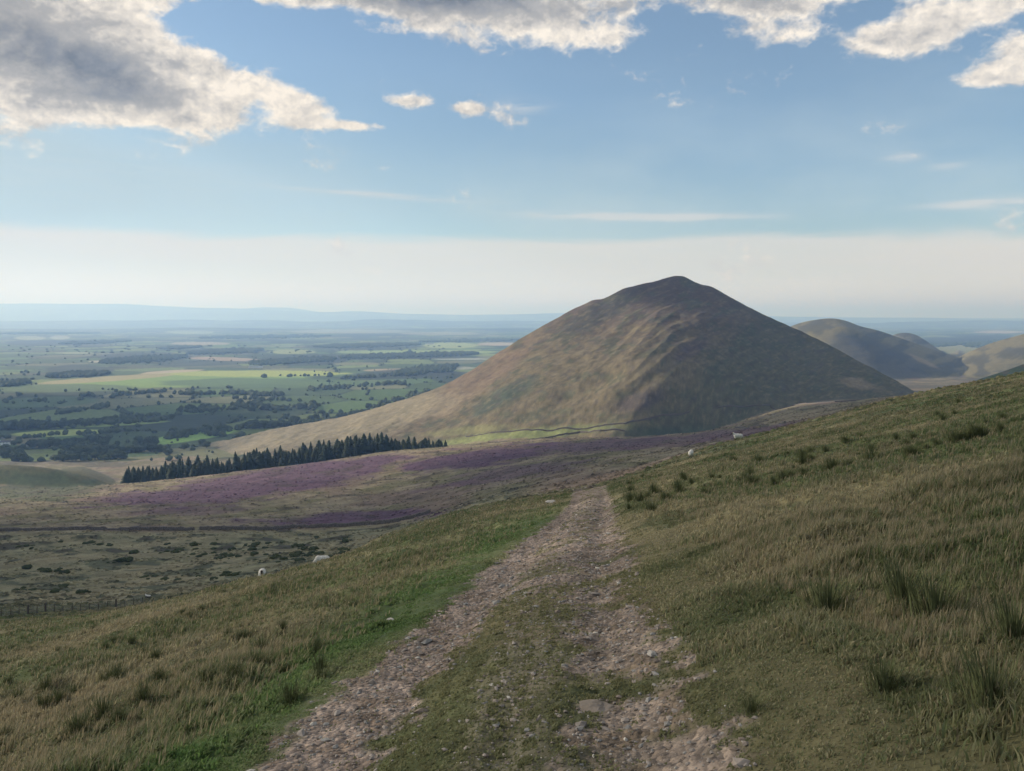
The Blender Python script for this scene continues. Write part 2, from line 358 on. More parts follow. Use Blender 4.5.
# ------------------------------------------------------------------ land colours (albedo, with shade painted in on some hills and fields)
def voronoi(x, y, seed=0):
    xi = np.floor(x).astype(np.int64); yi = np.floor(y).astype(np.int64)
    d1 = np.full(x.shape, 9.); d2 = np.full(x.shape, 9.); idv = np.zeros(x.shape)
    for a in (-1, 0, 1):
        for b in (-1, 0, 1):
            cx, cy = xi+a, yi+b
            h = _P[(_P[(cx + seed) & 255] + cy) & 255]; h2 = _P[(h + 57) & 255]; h3 = _P[(h2+91) & 255]
            dx = cx + .15 + .7*h/255. - x; dy = cy + .15 + .7*h2/255. - y
            dd = np.hypot(dx, dy); m = dd < d1
            d2 = np.where(m, d1, np.minimum(d2, dd)); idv = np.where(m, h3/255., idv); d1 = np.where(m, dd, d1)
    return d1, d2-d1, idv
def lerp(a, b, t): return a + (np.asarray(b)-a)*np.asarray(t)[..., None]
def patch(px, py, cx, cy, rx, ry, ang=0., nz=None, soft=.35):
    dx, dy = px-cx, py-cy; ca, sa = math.cos(ang), math.sin(ang)
    r = np.hypot((dx*ca+dy*sa)/rx, (-dx*sa+dy*ca)/ry)
    if nz is not None: r = r + nz
    return sst(1+soft, 1-soft, r)
def near_grass(x, y):
    """0 straw .. 1 green, plus dark clump amount"""
    g = .5 + .75*fbm(x, y, .12, 4, .55, 21)
    c = path_c(y); o = x - c; wdt = path_w(y)
    verge = gauss(o + wdt + .75*sst(16, 8, y) + .5*sst(8, 16, y) + .02*y, .5 + .03*y)*sst(45, 20, y)*(.6 + .4*sst(-.45, .25, fbm(x, y, .9, 3, .6, 24)))
    dk = sst(.35, .75, fbm(x, y, .55, 3, .5, 23)*1.3)
    return g, verge, dk
def stony(x, y):
    c = path_c(y); wd = path_w(y); o = (x - c)/wd*1.6
    n = fbm(x, y, 1.1, 4, .6, 31)
    e = fbm(x, y, 2.5, 3, .6, 33)*.25
    lc = np.interp(y, [7, 13], [1.40, 1.12]); left = sst(.60, .34, np.abs(o + lc + e*.8 + .14*n)); right = sst(.60, .30, np.abs(o - .95 + e + .12*n))*sst(.55, -.1, fbm(x, y, .9, 3, .55, 39))*.9
    mid = sst(.5, .2, np.abs(o - .1 + e*.5))*sst(14, 9, y)*.35 + sst(1.5, 1.2, np.abs(o))*sst(9.5, 13, y)*sst(.35, -.1, n)
    mid = np.maximum(mid, .42*sst(1.2, .8, np.abs(o + e) + .5*n)*sst(9, 13, y))
    farm = sst(1.5, .9, np.abs(o)+.35*n)*sst(20, 26, y)*.62
    return np.clip(np.maximum(np.maximum(left, right), np.maximum(mid, farm)), 0, 1)*sst(400, 60, y)
def land_colour(x, y, z, cat, u, d):
    px = u*F + CX; py = CY - z/np.maximum(d, .01)*F
    n = fbm(x, y, 1/45., 4, .55, 50); n2 = fbm(x, y, 1/9., 3, .55, 51)
    nl = fbm(x/ d*300, np.log(d)*260, 1/18., 4, .6, 52)
    C = np.zeros(x.shape + (3,)); 
    green = np.array([.075, .09, .037]); straw = np.array([.14, .125, .068]); dark = np.array([.045, .065, .028])
    g, verge, dk = near_grass(x, y)
    c0 = lerp(np.broadcast_to(straw, C.shape), green, sst(.2, .8, g))
    c0 = lerp(c0, dark, .55*dk); c0 = c0*(1 - .25*sst(14, 5, d))[..., None]
    band = sst(.1, .5, fbm(x, y, 1/24., 3, .55, 53) + .3*np.sin(y/22.))*sst(35, 80, d)*sst(400, 200, d)
    c0 = lerp(c0, (.06, .085, .045), .6*band)
    c0 = lerp(c0, (.05, .09, .03), .7*verge)
    st = stony(x, y)
    dirt = lerp(np.broadcast_to(np.array([.215, .185, .162]), C.shape), (.14, .115, .092), sst(-.2, .5, fbm(x, y, 2.2, 3, .6, 35)))
    c0 = lerp(c0, dirt, st)
    # valley pasture and moor
    tan = np.array([.215, .18, .12]); past = np.array([.185, .175, .105])
    moor = lerp(np.broadcast_to(tan, C.shape), (.14, .13, .07), sst(-.3, .5, n))
    moor = lerp(moor, (.17, .12, .10), sst(.0, .6, fbm(x, y, 1/90., 3, .5, 58))*.7)
    pst = lerp(np.broadcast_to(past, C.shape), (.215, .19, .115), sst(-.2, .5, n))
    pst = lerp(pst, (.05, .06, .038), .8*sst(.12, .4, nl)); pst = lerp(pst, (.17, .15, .09), .6*sst(.1, .5, -nl))
    rowwall = np.interp(px, [-200, 0, 128, 256, 384, 430, 512, 600], [541, 533, 532, 530, 526, 518, 486, 466])
    tm = sst(3, -1, py - rowwall)
    c1 = lerp(pst, moor, np.maximum(tm, sst(500, 560, px)))
    heather = np.array([.086, .048, .086])
    hz = .55*nl + .2*n
    hmask = np.maximum.reduce([
        1.15*patch(px, py, 262, 483, 120, 14, -.16, .6*hz), patch(px, py, 345, 468, 60, 9, -.1, hz), patch(px, py, 350, 518, 85, 6, -.06, hz), patch(px, py, 170, 496, 80, 7, -.08, hz), patch(px, py, 190, 512, 60, 3, -.03, hz)*.6,
        patch(px, py, 590, 446, 120, 6, -.06, hz)*.8, patch(px, py, 480, 457, 90, 8, -.12, hz), patch(px, py, 520, 472, 70, 7, -.15, hz)*.7, patch(px, py, 760, 432, 120, 6, -.10, hz)*.7])
    c1 = lerp(c1, heather, np.clip(hmask, 0, 1)*.9*(d > 130)*(d < 1150))
    c1 = lerp(c1, (.06, .08, .045), patch(px, py, 40, 492, 60, 9, -.05, .5*nl)*.8*(d > 500))
    c1 = lerp(c1, (.05, .04, .035), sst(.42, .6, nl)*.6*(d > 250)*(d < 1000))
    c1 = lerp(c1, (.085, .082, .058), (d > 1200)*sst(-.5, .3, nl)*.8)
    blend = sst(95, 170, d + 12*n)
    C = lerp(c0, np.clip(c1, .01, 1), blend)
    C[d > 1000] = C[d > 1000]
    # green and gold fields of the plain
    xr = x*math.cos(.22) + y*math.sin(.22); yr = -x*math.sin(.22) + y*math.cos(.22)
    _, e1, v1 = voronoi(xr/250. + .15*fbm(x, y, 1/600., 2), yr/230., 5)
    v1b = (v1*7.13) % 1
    fc = np.zeros(C.shape)
    pal = np.array([[.08,.13,.045],[.11,.18,.055],[.16,.22,.08],[.06,.10,.04],[.20,.26,.08],[.19,.20,.10],[.11,.12,.06],[.045,.07,.035],[.10,.17,.05],[.07,.11,.045]])
    fc = pal[np.clip((v1*len(pal)).astype(int), 0, len(pal)-1)]*(0.85 + .3*v1b)[..., None]
    hed = sst(.075, .03, e1)
    fc = fc*(.85 - .2*sst(2600, 1800, d))[..., None]  # nearer fields darkened in the colour for the shade over them
    fc = lerp(fc, (.035, .05, .03), hed*.9)
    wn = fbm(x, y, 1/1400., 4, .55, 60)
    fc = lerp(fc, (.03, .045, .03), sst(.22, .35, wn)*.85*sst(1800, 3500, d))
    # fields one can pick out
    fn = .12*fbm(x, y, 1/120., 2, .5, 63)
    for (cx, cy, rx, ry, an, col, am) in [
        (170, 381, 135, 6.5, -.03, (.20,.30,.08), .95), (105, 379, 75, 2.6, -.07, (.34,.30,.16), .9), (255, 373.5, 90, 3.2, .0, (.33,.38,.10), .95), (172, 371.6, 30, 1.4, -.05, (.42,.36,.24), .9),
        (60, 388, 80, 4, 0, (.10,.15,.06), .9), (260, 383, 100, 5, 0, (.09,.15,.06), .9), (225, 359, 40, 1.8, .03, (.33,.26,.19), .9),
        (40, 402, 60, 5, -.03, (.085,.13,.06), .9), (60, 433, 45, 3.2, -.04, (.30,.36,.11), .95), (105, 424.5, 60, 2.0, -.05, (.24,.32,.10), .9), (190, 437, 45, 4.5, -.14, (.22,.36,.09), 1), (120, 455, 40, 2.5, -.04, (.07,.12,.05), .9),
        (30, 442, 30, 5, .1, (.17,.15,.09), .8), (15, 452, 30, 2, 0, (.12,.14,.07), .8), (150, 463, 50, 4, -.1, (.22,.17,.12), .8), (60, 470, 60, 4, -.1, (.24,.18,.12), .85), (100, 473, 40, 3, -.1, (.22,.17,.12), .8),
        (292, 351.8, 24, 2.2, 0, (.26,.30,.13), .95), (420, 352, 82, 1.9, 0, (.24,.32,.12), .95), (450, 345.5, 28, 3, 0, (.30,.36,.14), .9), (350, 352, 12, 1.5, 0, (.2,.28,.12), .9),
        (500, 344, 22, 1.6, 0, (.38,.34,.26), .9), (460, 359, 30, .8, 0, (.4,.42,.38), .8), (390, 370, 26, 1.4, -.02, (.36,.30,.2), .9), (455, 368, 20, 1.8, 0, (.3,.3,.24), .8), (360, 384, 24, 3, 0, (.09,.15,.06), .8), (400, 381.5, 24, 3, 0, (.08,.14,.06), .8),
        (100, 361.5, 12, 1, 0, (.4,.38,.28), .8), (200, 343.5, 30, 1.6, 0, (.33,.3,.22), .8), (75, 353, 20, .9, 0, (.3,.34,.2), .8), (30, 338, 16, 2, 0, (.3,.34,.2), .7), (190, 332, 25, 2, 0, (.3,.36,.22), .6), (60, 337.5, 10, 2, 0, (.38,.4,.3), .6),
        (350, 331.5, 60, 2, 0, (.3,.32,.24), .6), (440, 333.5, 40, 1.6, 0, (.3,.3,.22), .6), (955, 349, 40, 4.5, 0, (.20,.21,.10), 1), (935, 338, 18, 3, 0, (.17,.22,.10), .9), (1000, 332, 25, 1.3, 0, (.4,.36,.3), .8)]:
        fc = lerp(fc, col, patch(px, py, cx, cy, rx, ry, an, fn, .12)*am)
    for (cx, cy, rx, ry, an) in [(78, 370, 33, 5, 0), (12, 381, 16, 3, 0), (145, 357, 46, 5, 0), (225, 351, 45, 3, 0), (300, 361, 50, 3.2, 0), (410, 357, 70, 2, 0), (360, 347, 60, 3, 0), (940, 341, 26, 4.2, 0), (990, 339, 40, 3.6, 0), (60, 343, 60, 3, 0), (400, 374, 50, 5, -.05), (450, 377, 20, 6, 0)]:
        fc = lerp(fc, (.03, .042, .032), patch(px, py, cx, cy, rx, ry, an, fn, .15)*.85)
    p = cat == 2
    C = np.where((p & (d > 1180))[..., None], fc, C)
    # pike
    hl = np.isin(cat, [3])
    t = np.clip((z + 200)/290., 0, 1)
    dn = fbm(px/1.0, py*2.2 + px*.5, 1/26., 5, .6, 71); dn2 = fbm(px, py*2.4+px*.9, 1/9., 4, .6, 72)
    pc = lerp(np.broadcast_to(np.array([.135, .115, .072]), C.shape), (.092, .071, .059), sst(.35, .8, t + .25*dn))
    pc = lerp(pc, (.075, .085, .052), sst(.12, .5, dn)*.65)
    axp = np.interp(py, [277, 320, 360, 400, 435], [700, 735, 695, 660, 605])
    pc = lerp(pc, (.062, .075, .048), sst(-10, 45, px - axp + 14*dn)*.6)  # shade of the right face put into the colour
    pc = lerp(pc, (.17, .12, .09), patch(px, py, 470, 385, 70, 13, -.6, .35*dn)*.6)
    pc = lerp(pc, (.05, .07, .052), patch(px, py, 505, 396, 34, 9, -.45, .35*dn)*.8)
    pc = lerp(pc, (.05, .055, .05), patch(px, py, 598, 314, 42, 10, -.5, .35*dn)*.75)
    pc = lerp(pc, (.065, .055, .062), patch(px, py, 640, 401, 26, 9, -.3, .4*dn2)*.7)
    pc = lerp(pc, (.08, .062, .08), patch(px, py, 690, 350, 18, 7, -.5, .4*dn2)*.6)
    pc = lerp(pc, (.08, .065, .06), sst(.3, .55, dn2)*.5)
    pc = lerp(pc, (.20, .17, .11), sst(.3, .6, -dn2)*.35)
    pc = lerp(pc, (.21, .24, .095), patch(px, py, 500, 438, 70, 6, -.12, .2*dn)*.85)
    pc = lerp(pc, (.16, .185, .08), patch(px, py, 570, 431, 60, 4, -.1, .2*dn)*.7)
    pc = lerp(pc, (.19, .19, .09), patch(px, py, 470, 430, 40, 4, -.1, .2*dn)*.7)
    pc = lerp(pc, (.045, .07, .05), sst(.0, .12, 60/np.maximum(np.abs(px-700), 1)*0 + (py-423)/60.)*sst(600, 660, px)*sst(780, 730, px)*.7)
    pc = lerp(pc, (.26, .225, .15), patch(px, py, 330, 425, 130, 17, -.2, .25*dn)*.8)
    pc = lerp(pc, (.20, .165, .11), patch(px, py, 860, 384, 22, 5, .25, .3*dn)*.8)
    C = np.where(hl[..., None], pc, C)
    oc = lerp(np.broadcast_to(np.array([.165, .15, .085]), C.shape), (.085, .085, .06), sst(-.2, .4, dn))
    oc = lerp(oc, (.055, .06, .065), patch(px, py, 880, 358, 50, 14, .35, .2*dn)*.7)  # shade on the distant hill's lower right painted into the colour
    oc = lerp(oc, (.26, .21, .14), patch(px, py, 925, 362, 18, 2, .45, .2*dn)*.8)
    C = np.where((cat == 6)[..., None] | (cat == 7)[..., None], oc, C)
    kc = lerp(np.broadcast_to(np.array([.085, .085, .045]), C.shape), (.05, .075, .04), np.maximum(sst(.2, .6, dn)*.4, patch(px, py, 40, 482, 60, 10, .1, .5*dn)*.85))
    C = np.where((cat == 4)[..., None], kc, C)
    gc = lerp(np.broadcast_to(np.array([.075, .10, .045]), C.shape), (.13, .11, .065), sst(.0, .5, dn))
    C = np.where((cat == 5)[..., None], gc, C)
    fh = lerp(fc*.8, (.05, .07, .05), sst(-.1, .3, fbm(x, y, 1/1800., 4, .55, 90))*.7)
    C = np.where((cat == 8)[..., None], fh, C)
    C = C*(1 + .30*n2[..., None]*sst(2500, 800, d)[..., None])
    return np.clip(C, .01, .9)

def land_material():
    m = bpy.data.materials.new('land'); m.use_nodes = True; t = NT(m.node_tree); b = t.n['Principled BSDF']
    at_ = t.new('ShaderNodeAttribute', attribute_name='albedo'); st = t.new('ShaderNodeAttribute', attribute_name='stony')
    geo = t.new('ShaderNodeNewGeometry'); P = geo.outputs['Position']
    n = t.noise(P, 3.2, 8, .65); n2 = t.noise(P, 28, 5, .65); nb = t.noise(P, .35, 5, .6)
    v = t.new('ShaderNodeTexVoronoi'); t.l.new(P, v.inputs['Vector']); v.inputs['Scale'].default_value = 17
    v2 = t.new('ShaderNodeTexVoronoi'); t.l.new(P, v2.inputs['Vector']); v2.inputs['Scale'].default_value = 48
    c = t.mix(1.0, at_.outputs['Color'], t.comb(*[t.ramp(n, .3, .7, .72, 1.28)]*3), 'MULTIPLY')
    c = t.mix(1.0, c, t.comb(*[t.ramp(nb, .3, .7, .86, 1.14)]*3), 'MULTIPLY')
    nf_ = t.noise(P, .055, 9, .62)
    c = t.mix(1.0, c, t.comb(*[t.ramp(nf_, .32, .68, .9, 1.1)]*3), 'MULTIPLY')
    peb = t.mix(t.ramp(v.outputs['Color'], 0, 1, 0, 1, False), (.55, .55, .58), (1.5, 1.42, 1.35))
    peb2 = t.mix(t.ramp(v2.outputs['Color'], 0, 1, 0, 1, False), (.65, .63, .62), (1.35, 1.32, 1.3))
    cs = t.mix(1.0, t.mix(1.0, c, peb, 'MULTIPLY'), peb2, 'MULTIPLY')
    c = t.mix(st.outputs['Fac'], c, cs)
    t.l.new(c, b.inputs['Base Color']); b.inputs['Roughness'].default_value = .95; b.inputs['Specular IOR Level'].default_value = .15
    hgt = t.m('ADD', t.m('MULTIPLY', n2, .5), t.m('MULTIPLY', t.m('SUBTRACT', 1, v.outputs['Distance']), st.outputs['Fac']))
    bp = t.new('ShaderNodeBump'); bp.inputs['Strength'].default_value = .8; bp.inputs['Distance'].default_value = .04
    t.l.new(hgt, bp.inputs['Height']); t.l.new(bp.outputs[0], b.inputs['Normal'])
    return m
M_LAND = land_material()

def raw_mesh(name, verts, loops, starts, totals, mats, parent=None, smooth=True):
    me = bpy.data.meshes.new(name)
    me.vertices.add(len(verts)); me.vertices.foreach_set('co', np.asarray(verts, np.float32).ravel())
    me.loops.add(len(loops)); me.loops.foreach_set('vertex_index', np.asarray(loops, np.int32))
    me.polygons.add(len(starts)); me.polygons.foreach_set('loop_start', np.asarray(starts, np.int32)); me.polygons.foreach_set('loop_total', np.asarray(totals, np.int32))
    me.update(calc_edges=True)
    me.polygons.foreach_set('use_smooth', np.full(len(starts), smooth))
    me.materials.append(mats)
    o = bpy.data.objects.new(name, me); COL.objects.link(o)
    if parent: o.parent = parent
    return o
def tag(o, label=None, cat=None, group=None, kind=None):
    if label: o['label'] = label
    if cat: o['category'] = cat
    if group: o['group'] = group
    if kind: o['kind'] = kind
    return o

def build_land():
    # square rings of growing size round the viewer; columns dense across the view
    us = np.concatenate([np.linspace(-1.3, -.72, 60, endpoint=False), np.linspace(-.72, .72, 860, endpoint=False), np.linspace(.72, 1.3, 61)])
    dirs = [np.stack([us, np.ones_like(us)], 1)]
    s = np.linspace(1, -1.3, 40)[1:]; dirs.append(np.stack([np.full_like(s, 1.3), s], 1))
    s = np.linspace(1.3, -1.3, 36)[1:]; dirs.append(np.stack([s, np.full_like(s, -1.3)], 1))
    s = np.linspace(-1.3, 1, 40)[1:-1]; dirs.append(np.stack([np.full_like(s, -1.3), s], 1))
    D = np.concatenate(dirs); nc = len(D)
    segs = [(0.25, 2.2, 14), (2.2, 12, 190), (12, 110, 330), (110, 1300, 300), (1300, 2100, 190), (2100, 6000, 160), (6000, 62000, 130)]
    rr = np.concatenate([np.exp(np.linspace(math.log(a), math.log(b), n, endpoint=False)) for a, b, n in segs] + [[62000.]])
    nr = len(rr)
    x = rr[:, None]*D[None, :, 0]; y = rr[:, None]*D[None, :, 1]
    z, cat, u, d = H(x, y, full=True)
    C = land_colour(x, y, z, cat, u, d); S = stony(x, y)
    S = S*(d < 120)
    V = np.stack([x, y, z], -1).reshape(-1, 3)
    # vertex normals of the whole sheet, so the seams between its objects do not show
    dr = np.gradient(np.stack([x, y, z], -1), axis=0); P3 = np.stack([x, y, z], -1)
    dc = np.roll(P3, -1, 1) - np.roll(P3, 1, 1)
    N = np.cross(dc, dr); N /= np.linalg.norm(N, axis=-1)[..., None] + 1e-12; N[N[..., 2] < 0] *= -1
    N = N.reshape(-1, 3)
    i = np.arange(nr-1)[:, None]; j = np.arange(nc)[None, :]; j2 = (j+1) % nc
    Q = np.stack([i*nc+j, i*nc+j2, (i+1)*nc+j2, (i+1)*nc+j], -1).reshape(-1, 4)
    px_ = (x - path_c(y))/path_w(y)
    onpath = (np.abs(px_ + .08) < 1.22) & (d < 105) & (y > -8)
    catp = np.where(onpath, 9, cat)[:-1].reshape(-1)
    catp = np.where(catp == 7, 7, catp)
    names = {0: 'hillside', 1: 'moorland', 2: 'valley_plain', 3: 'steep_hill', 4: 'grassy_knoll', 5: 'green_shoulder', 6: 'distant_hill', 7: 'right_hill', 8: 'far_hills', 9: 'path'}
    cf = np.concatenate([C.reshape(-1, 3), np.ones((nr*nc, 1))], 1).astype(np.float32); sf = S.reshape(-1).astype(np.float32)
    for k, nm in names.items():
        q = Q[catp == k]
        if k == 0:  # cap under the viewer's feet
            pass
        if not len(q): continue
        used, inv = np.unique(q, return_inverse=True); inv = inv.reshape(-1)
        o = raw_mesh(nm, V[used], inv, np.arange(len(q))*4, np.full(len(q), 4), M_LAND)
        a = o.data.color_attributes.new('albedo', 'FLOAT_COLOR', 'POINT'); a.data.foreach_set('color', cf[used].ravel())
        a = o.data.attributes.new('stony', 'FLOAT', 'POINT'); a.data.foreach_set('value', sf[used])
        o.data.normals_split_custom_set_from_vertices(N[used].tolist())
        tag(o, kind='structure')
build_land()

# ------------------------------------------------------------------ materials for objects
def mat(name, col, rough=.9, var=.25, scale=3.0, spec=.2, trans=0.0, attr=None, bump=0.0):
    m = bpy.data.materials.new(name); m.use_nodes = True; t = NT(m.node_tree); b = t.n['Principled BSDF']
    tcn = t.new('ShaderNodeTexCoord'); n = t.noise(tcn.outputs['Object'], scale, 6, .6)
    src = col
    if attr:
        a = t.new('ShaderNodeAttribute', attribute_name=attr); src = a.outputs['Color']
    c = t.mix(1.0, src, t.comb(*[t.ramp(n, .3, .7, 1-var, 1+var)]*3), 'MULTIPLY')
    if name in ('conifer_needles', 'leaves', 'gorse'):
        oi = t.new('ShaderNodeObjectInfo'); c = t.mix(oi.outputs['Random'], c, (.075, .085, .035)); c = t.mix(.55, c, t.mix(1.0, src, (1, 1, 1), 'MULTIPLY'))
    t.l.new(c, b.inputs['Base Color']); b.inputs['Roughness'].default_value = rough; b.inputs['Specular IOR Level'].default_value = spec
    if bump:
        bp = t.new('ShaderNodeBump'); bp.inputs['Strength'].default_value = bump; bp.inputs['Distance'].default_value = .05
        t.l.new(n, bp.inputs['Height']); t.l.new(bp.outputs[0], b.inputs['Normal'])
    if trans:
        tr = t.new('ShaderNodeBsdfTranslucent'); t.l.new(c, tr.inputs[0]); ms = t.new('ShaderNodeMixShader'); ms.inputs[0].default_value = trans
        o = t.n['Material Output']; t.l.new(b.outputs[0], ms.inputs[1]); t.l.new(tr.outputs[0], ms.inputs[2]); t.l.new(ms.outputs[0], o.inputs[0])
    return m
M_CONIF = mat('conifer_needles', (.030, .052, .030), var=.4, scale=.6)
M_LEAF = mat('leaves', (.045, .068, .028), var=.4, scale=.5)
M_BARK = mat('bark', (.10, .08, .06), var=.4)
M_GORSE = mat('gorse', (.032, .045, .022), var=.45, scale=4)
M_RUSH = mat('rush', (.085, .10, .045), var=.4, scale=6, trans=.2)
M_STONE = mat('pale_stone', (.34, .32, .29), var=.25, scale=6, bump=.5)
M_WALL = mat('wall_stone', (.13, .115, .105), var=.5, scale=2.5, bump=1.0)
M_PEB = mat('pebbles', (.3, .26, .24), attr='tint', var=.15, scale=20)
M_GRASS = mat('grass_blades', (.1, .1, .05), attr='tint', var=.0, trans=.4, rough=.7)
M_WOOD = mat('weathered_wood', (.10, .085, .07), var=.3, scale=12)
M_WIRE = mat('galvanised_wire', (.30, .31, .32), rough=.5, var=.1)
M_RENDER = mat('white_render', (.80, .78, .74), var=.05)
M_SLATE = mat('slate', (.12, .12, .13), var=.2)
M_GLASS = mat('window_glass', (.04, .05, .06), rough=.1, spec=.5, var=.05)
M_SHADE_CLOUD = mat('unseen_shade_cloud', (.95, .95, .95), var=.02, rough=1, spec=0, trans=.4)
_t = NT(M_SHADE_CLOUD.node_tree); _o = _t.n['Material Output']; _s = _o.inputs[0].links[0].from_socket; _x = _t.new('ShaderNodeMixShader'); _tr = _t.new('ShaderNodeBsdfTransparent')
_x.inputs[0].default_value = .80; _t.l.new(_s, _x.inputs[1]); _t.l.new(_tr.outputs[0], _x.inputs[2]); _t.l.new(_x.outputs[0], _o.inputs[0])

def mesh_obj(name, verts, faces, m, parent=None, smooth=True):
    me = bpy.data.meshes.new(name); me.from_pydata([tuple(v) for v in verts], [], [tuple(f) for f in faces]); me.materials.append(m)
    if smooth: me.polygons.foreach_set('use_smooth', [True]*len(me.polygons))
    o = bpy.data.objects.new(name, me); COL.objects.link(o)
    if parent: o.parent = parent
    return o
def bm_obj(name, bm, m, parent=None, smooth=True):
    me = bpy.data.meshes.new(name); bm.to_mesh(me); bm.free(); me.materials.append(m)
    if smooth: me.polygons.foreach_set('use_smooth', [True]*len(me.polygons))
    o = bpy.data.objects.new(name, me); COL.objects.link(o)
    if parent: o.parent = parent
    return o
def empty(name, loc, rz=0.0, s=1.0):
    o = bpy.data.objects.new(name, None); COL.objects.link(o); o.location = loc; o.rotation_euler = (0, 0, rz); o.scale = (s, s, s)
    o.empty_display_size = .2
    return o
def copy_tree(o, parent=None):
    c = o.copy(); COL.objects.link(c); c.parent = parent
    for ch in list(o.children): copy_tree(ch, c)
    return c
from mathutils import noise as mn
def lump(bm, c, r, sub=2, amp=.25, fr=1.2, seed=0.0):
    g = bmesh.ops.create_icosphere(bm, subdivisions=sub, radius=1.0)
    for v in g['verts']:
        p = v.co.copy(); k = 1 + amp*mn.fractal(p*fr + Vector((seed, seed*1.7, 3.1)), 1.0, 2.0, 4)
        v.co = Vector((c[0] + p.x*r[0]*k, c[1] + p.y*r[1]*k, c[2] + p.z*r[2]*k))
def cone_seg(bm, p0, p1, r0, r1, n=6):
    p0, p1 = Vector(p0), Vector(p1); ax = (p1-p0).normalized(); a = ax.orthogonal().normalized(); b = ax.cross(a)
    A = [bm.verts.new(p0 + (a*math.cos(2*math.pi*i/n) + b*math.sin(2*math.pi*i/n))*r0) for i in range(n)]
    B = [bm.verts.new(p1 + (a*math.cos(2*math.pi*i/n) + b*math.sin(2*math.pi*i/n))*r1) for i in range(n)]
    for i in range(n): bm.faces.new((A[i], A[(i+1) % n], B[(i+1) % n], B[i]))
    bm.faces.new(B); bm.faces.new(A[::-1])
def box(bm, c, s):
    g = bmesh.ops.create_cube(bm, size=1.0)
    for v in g['verts']: v.co = Vector((c[0]+v.co.x*s[0], c[1]+v.co.y*s[1], c[2]+v.co.z*s[2]))

# ------------------------------------------------------------------ conifer plantation on the far side of the moor
rnd = random.Random(3)
def make_conifer(seed):
    r = random.Random(seed); t = empty('conifer_tree', (0, 0, 0))
    bm = bmesh.new(); cone_seg(bm, (0, 0, -1), (0, 0, .55*20), .3, .12); bm_obj('trunk', bm, M_BARK, t)
    bm = bmesh.new(); hgt = 20.0
    for k in range(170):                      # drooping boughs round the stem
        f = (k/170.0)**.9; z = 1.5 + f*(hgt-1.8); L = (1-f)**.8*4.6*r.uniform(.6, 1.15) + .25; a = r.uniform(0, 6.283)
        wd = L*.42 + .12; dz = -L*r.uniform(.15, .45)
        ca, sa = math.cos(a), math.sin(a)
        p = [Vector((0, 0, z+.5)), Vector((ca*L*.55 - sa*wd, sa*L*.55 + ca*wd, z+dz*.4)), Vector((ca*L, sa*L, z+dz)), Vector((ca*L*.55 + sa*wd, sa*L*.55 - ca*wd, z+dz*.4)), Vector((ca*L*.5, sa*L*.5, z+.35+dz*.4)), Vector((ca*L*.4, sa*L*.4, z-.6+dz*.5))]
        v = [bm.verts.new(q) for q in p]
        for f3 in ((0, 1, 4), (1, 2, 4), (2, 3, 4), (3, 0, 4), (0, 5, 1), (1, 5, 2), (2, 5, 3), (3, 5, 0)): bm.faces.new([v[i] for i in f3])
    cone_seg(bm, (0, 0, 1.5), (0, 0, hgt), 1.3, .05, 7)
    bm_obj('crown', bm, M_CONIF, t, smooth=False)
    return t
conif = [make_conifer(i) for i in range(4)]; used_c = [False]*4
BASE = ([125, 200, 250, 300, 350, 400, 455], [868, 905, 935, 965, 985, 985, 1000])
TOPR = ([125, 134, 150, 170, 200, 225, 240, 262, 290, 310, 340, 352, 372, 400, 430, 455], [470, 464, 466, 462, 457, 458, 449, 449, 445, 444, 434, 432, 433, 437, 439, 441])
n_con = 0
for row in range(4):
    px = 126.0 + row*.9
    while px < 452 - row*2:
        d = np.interp(px, *BASE) + row*14 + rnd.uniform(-5, 5)
        g = at(px, d); top = -(np.interp(px, *TOPR) - CY)/F*d
        h = max(11.0, min(30.0, (top - g.z)))*rnd.choice([.6, .72, .82, .9, .98, 1.12])*(.93 if row < 2 else 1.0)
        k = rnd.randrange(4)
        if rnd.random() < .93 or row > 1:
            if used_c[k]: t = copy_tree(conif[k])
            else: t = conif[k]; used_c[k] = True
            t.location = g; s = h/20.0; w_ = s*rnd.choice([1.0, 1.3, 1.7, 2.1]); t.scale = (w_, w_, s); t.rotation_euler = (0, 0, rnd.uniform(0, 6.28))
            tag(t, 'dark green conifer in the narrow plantation between the heather moor and the steep hill', 'conifer', 'conifers of the plantation'); n_con += 1
        px += rnd.uniform(3.4, 5.6)
print('conifers', n_con)

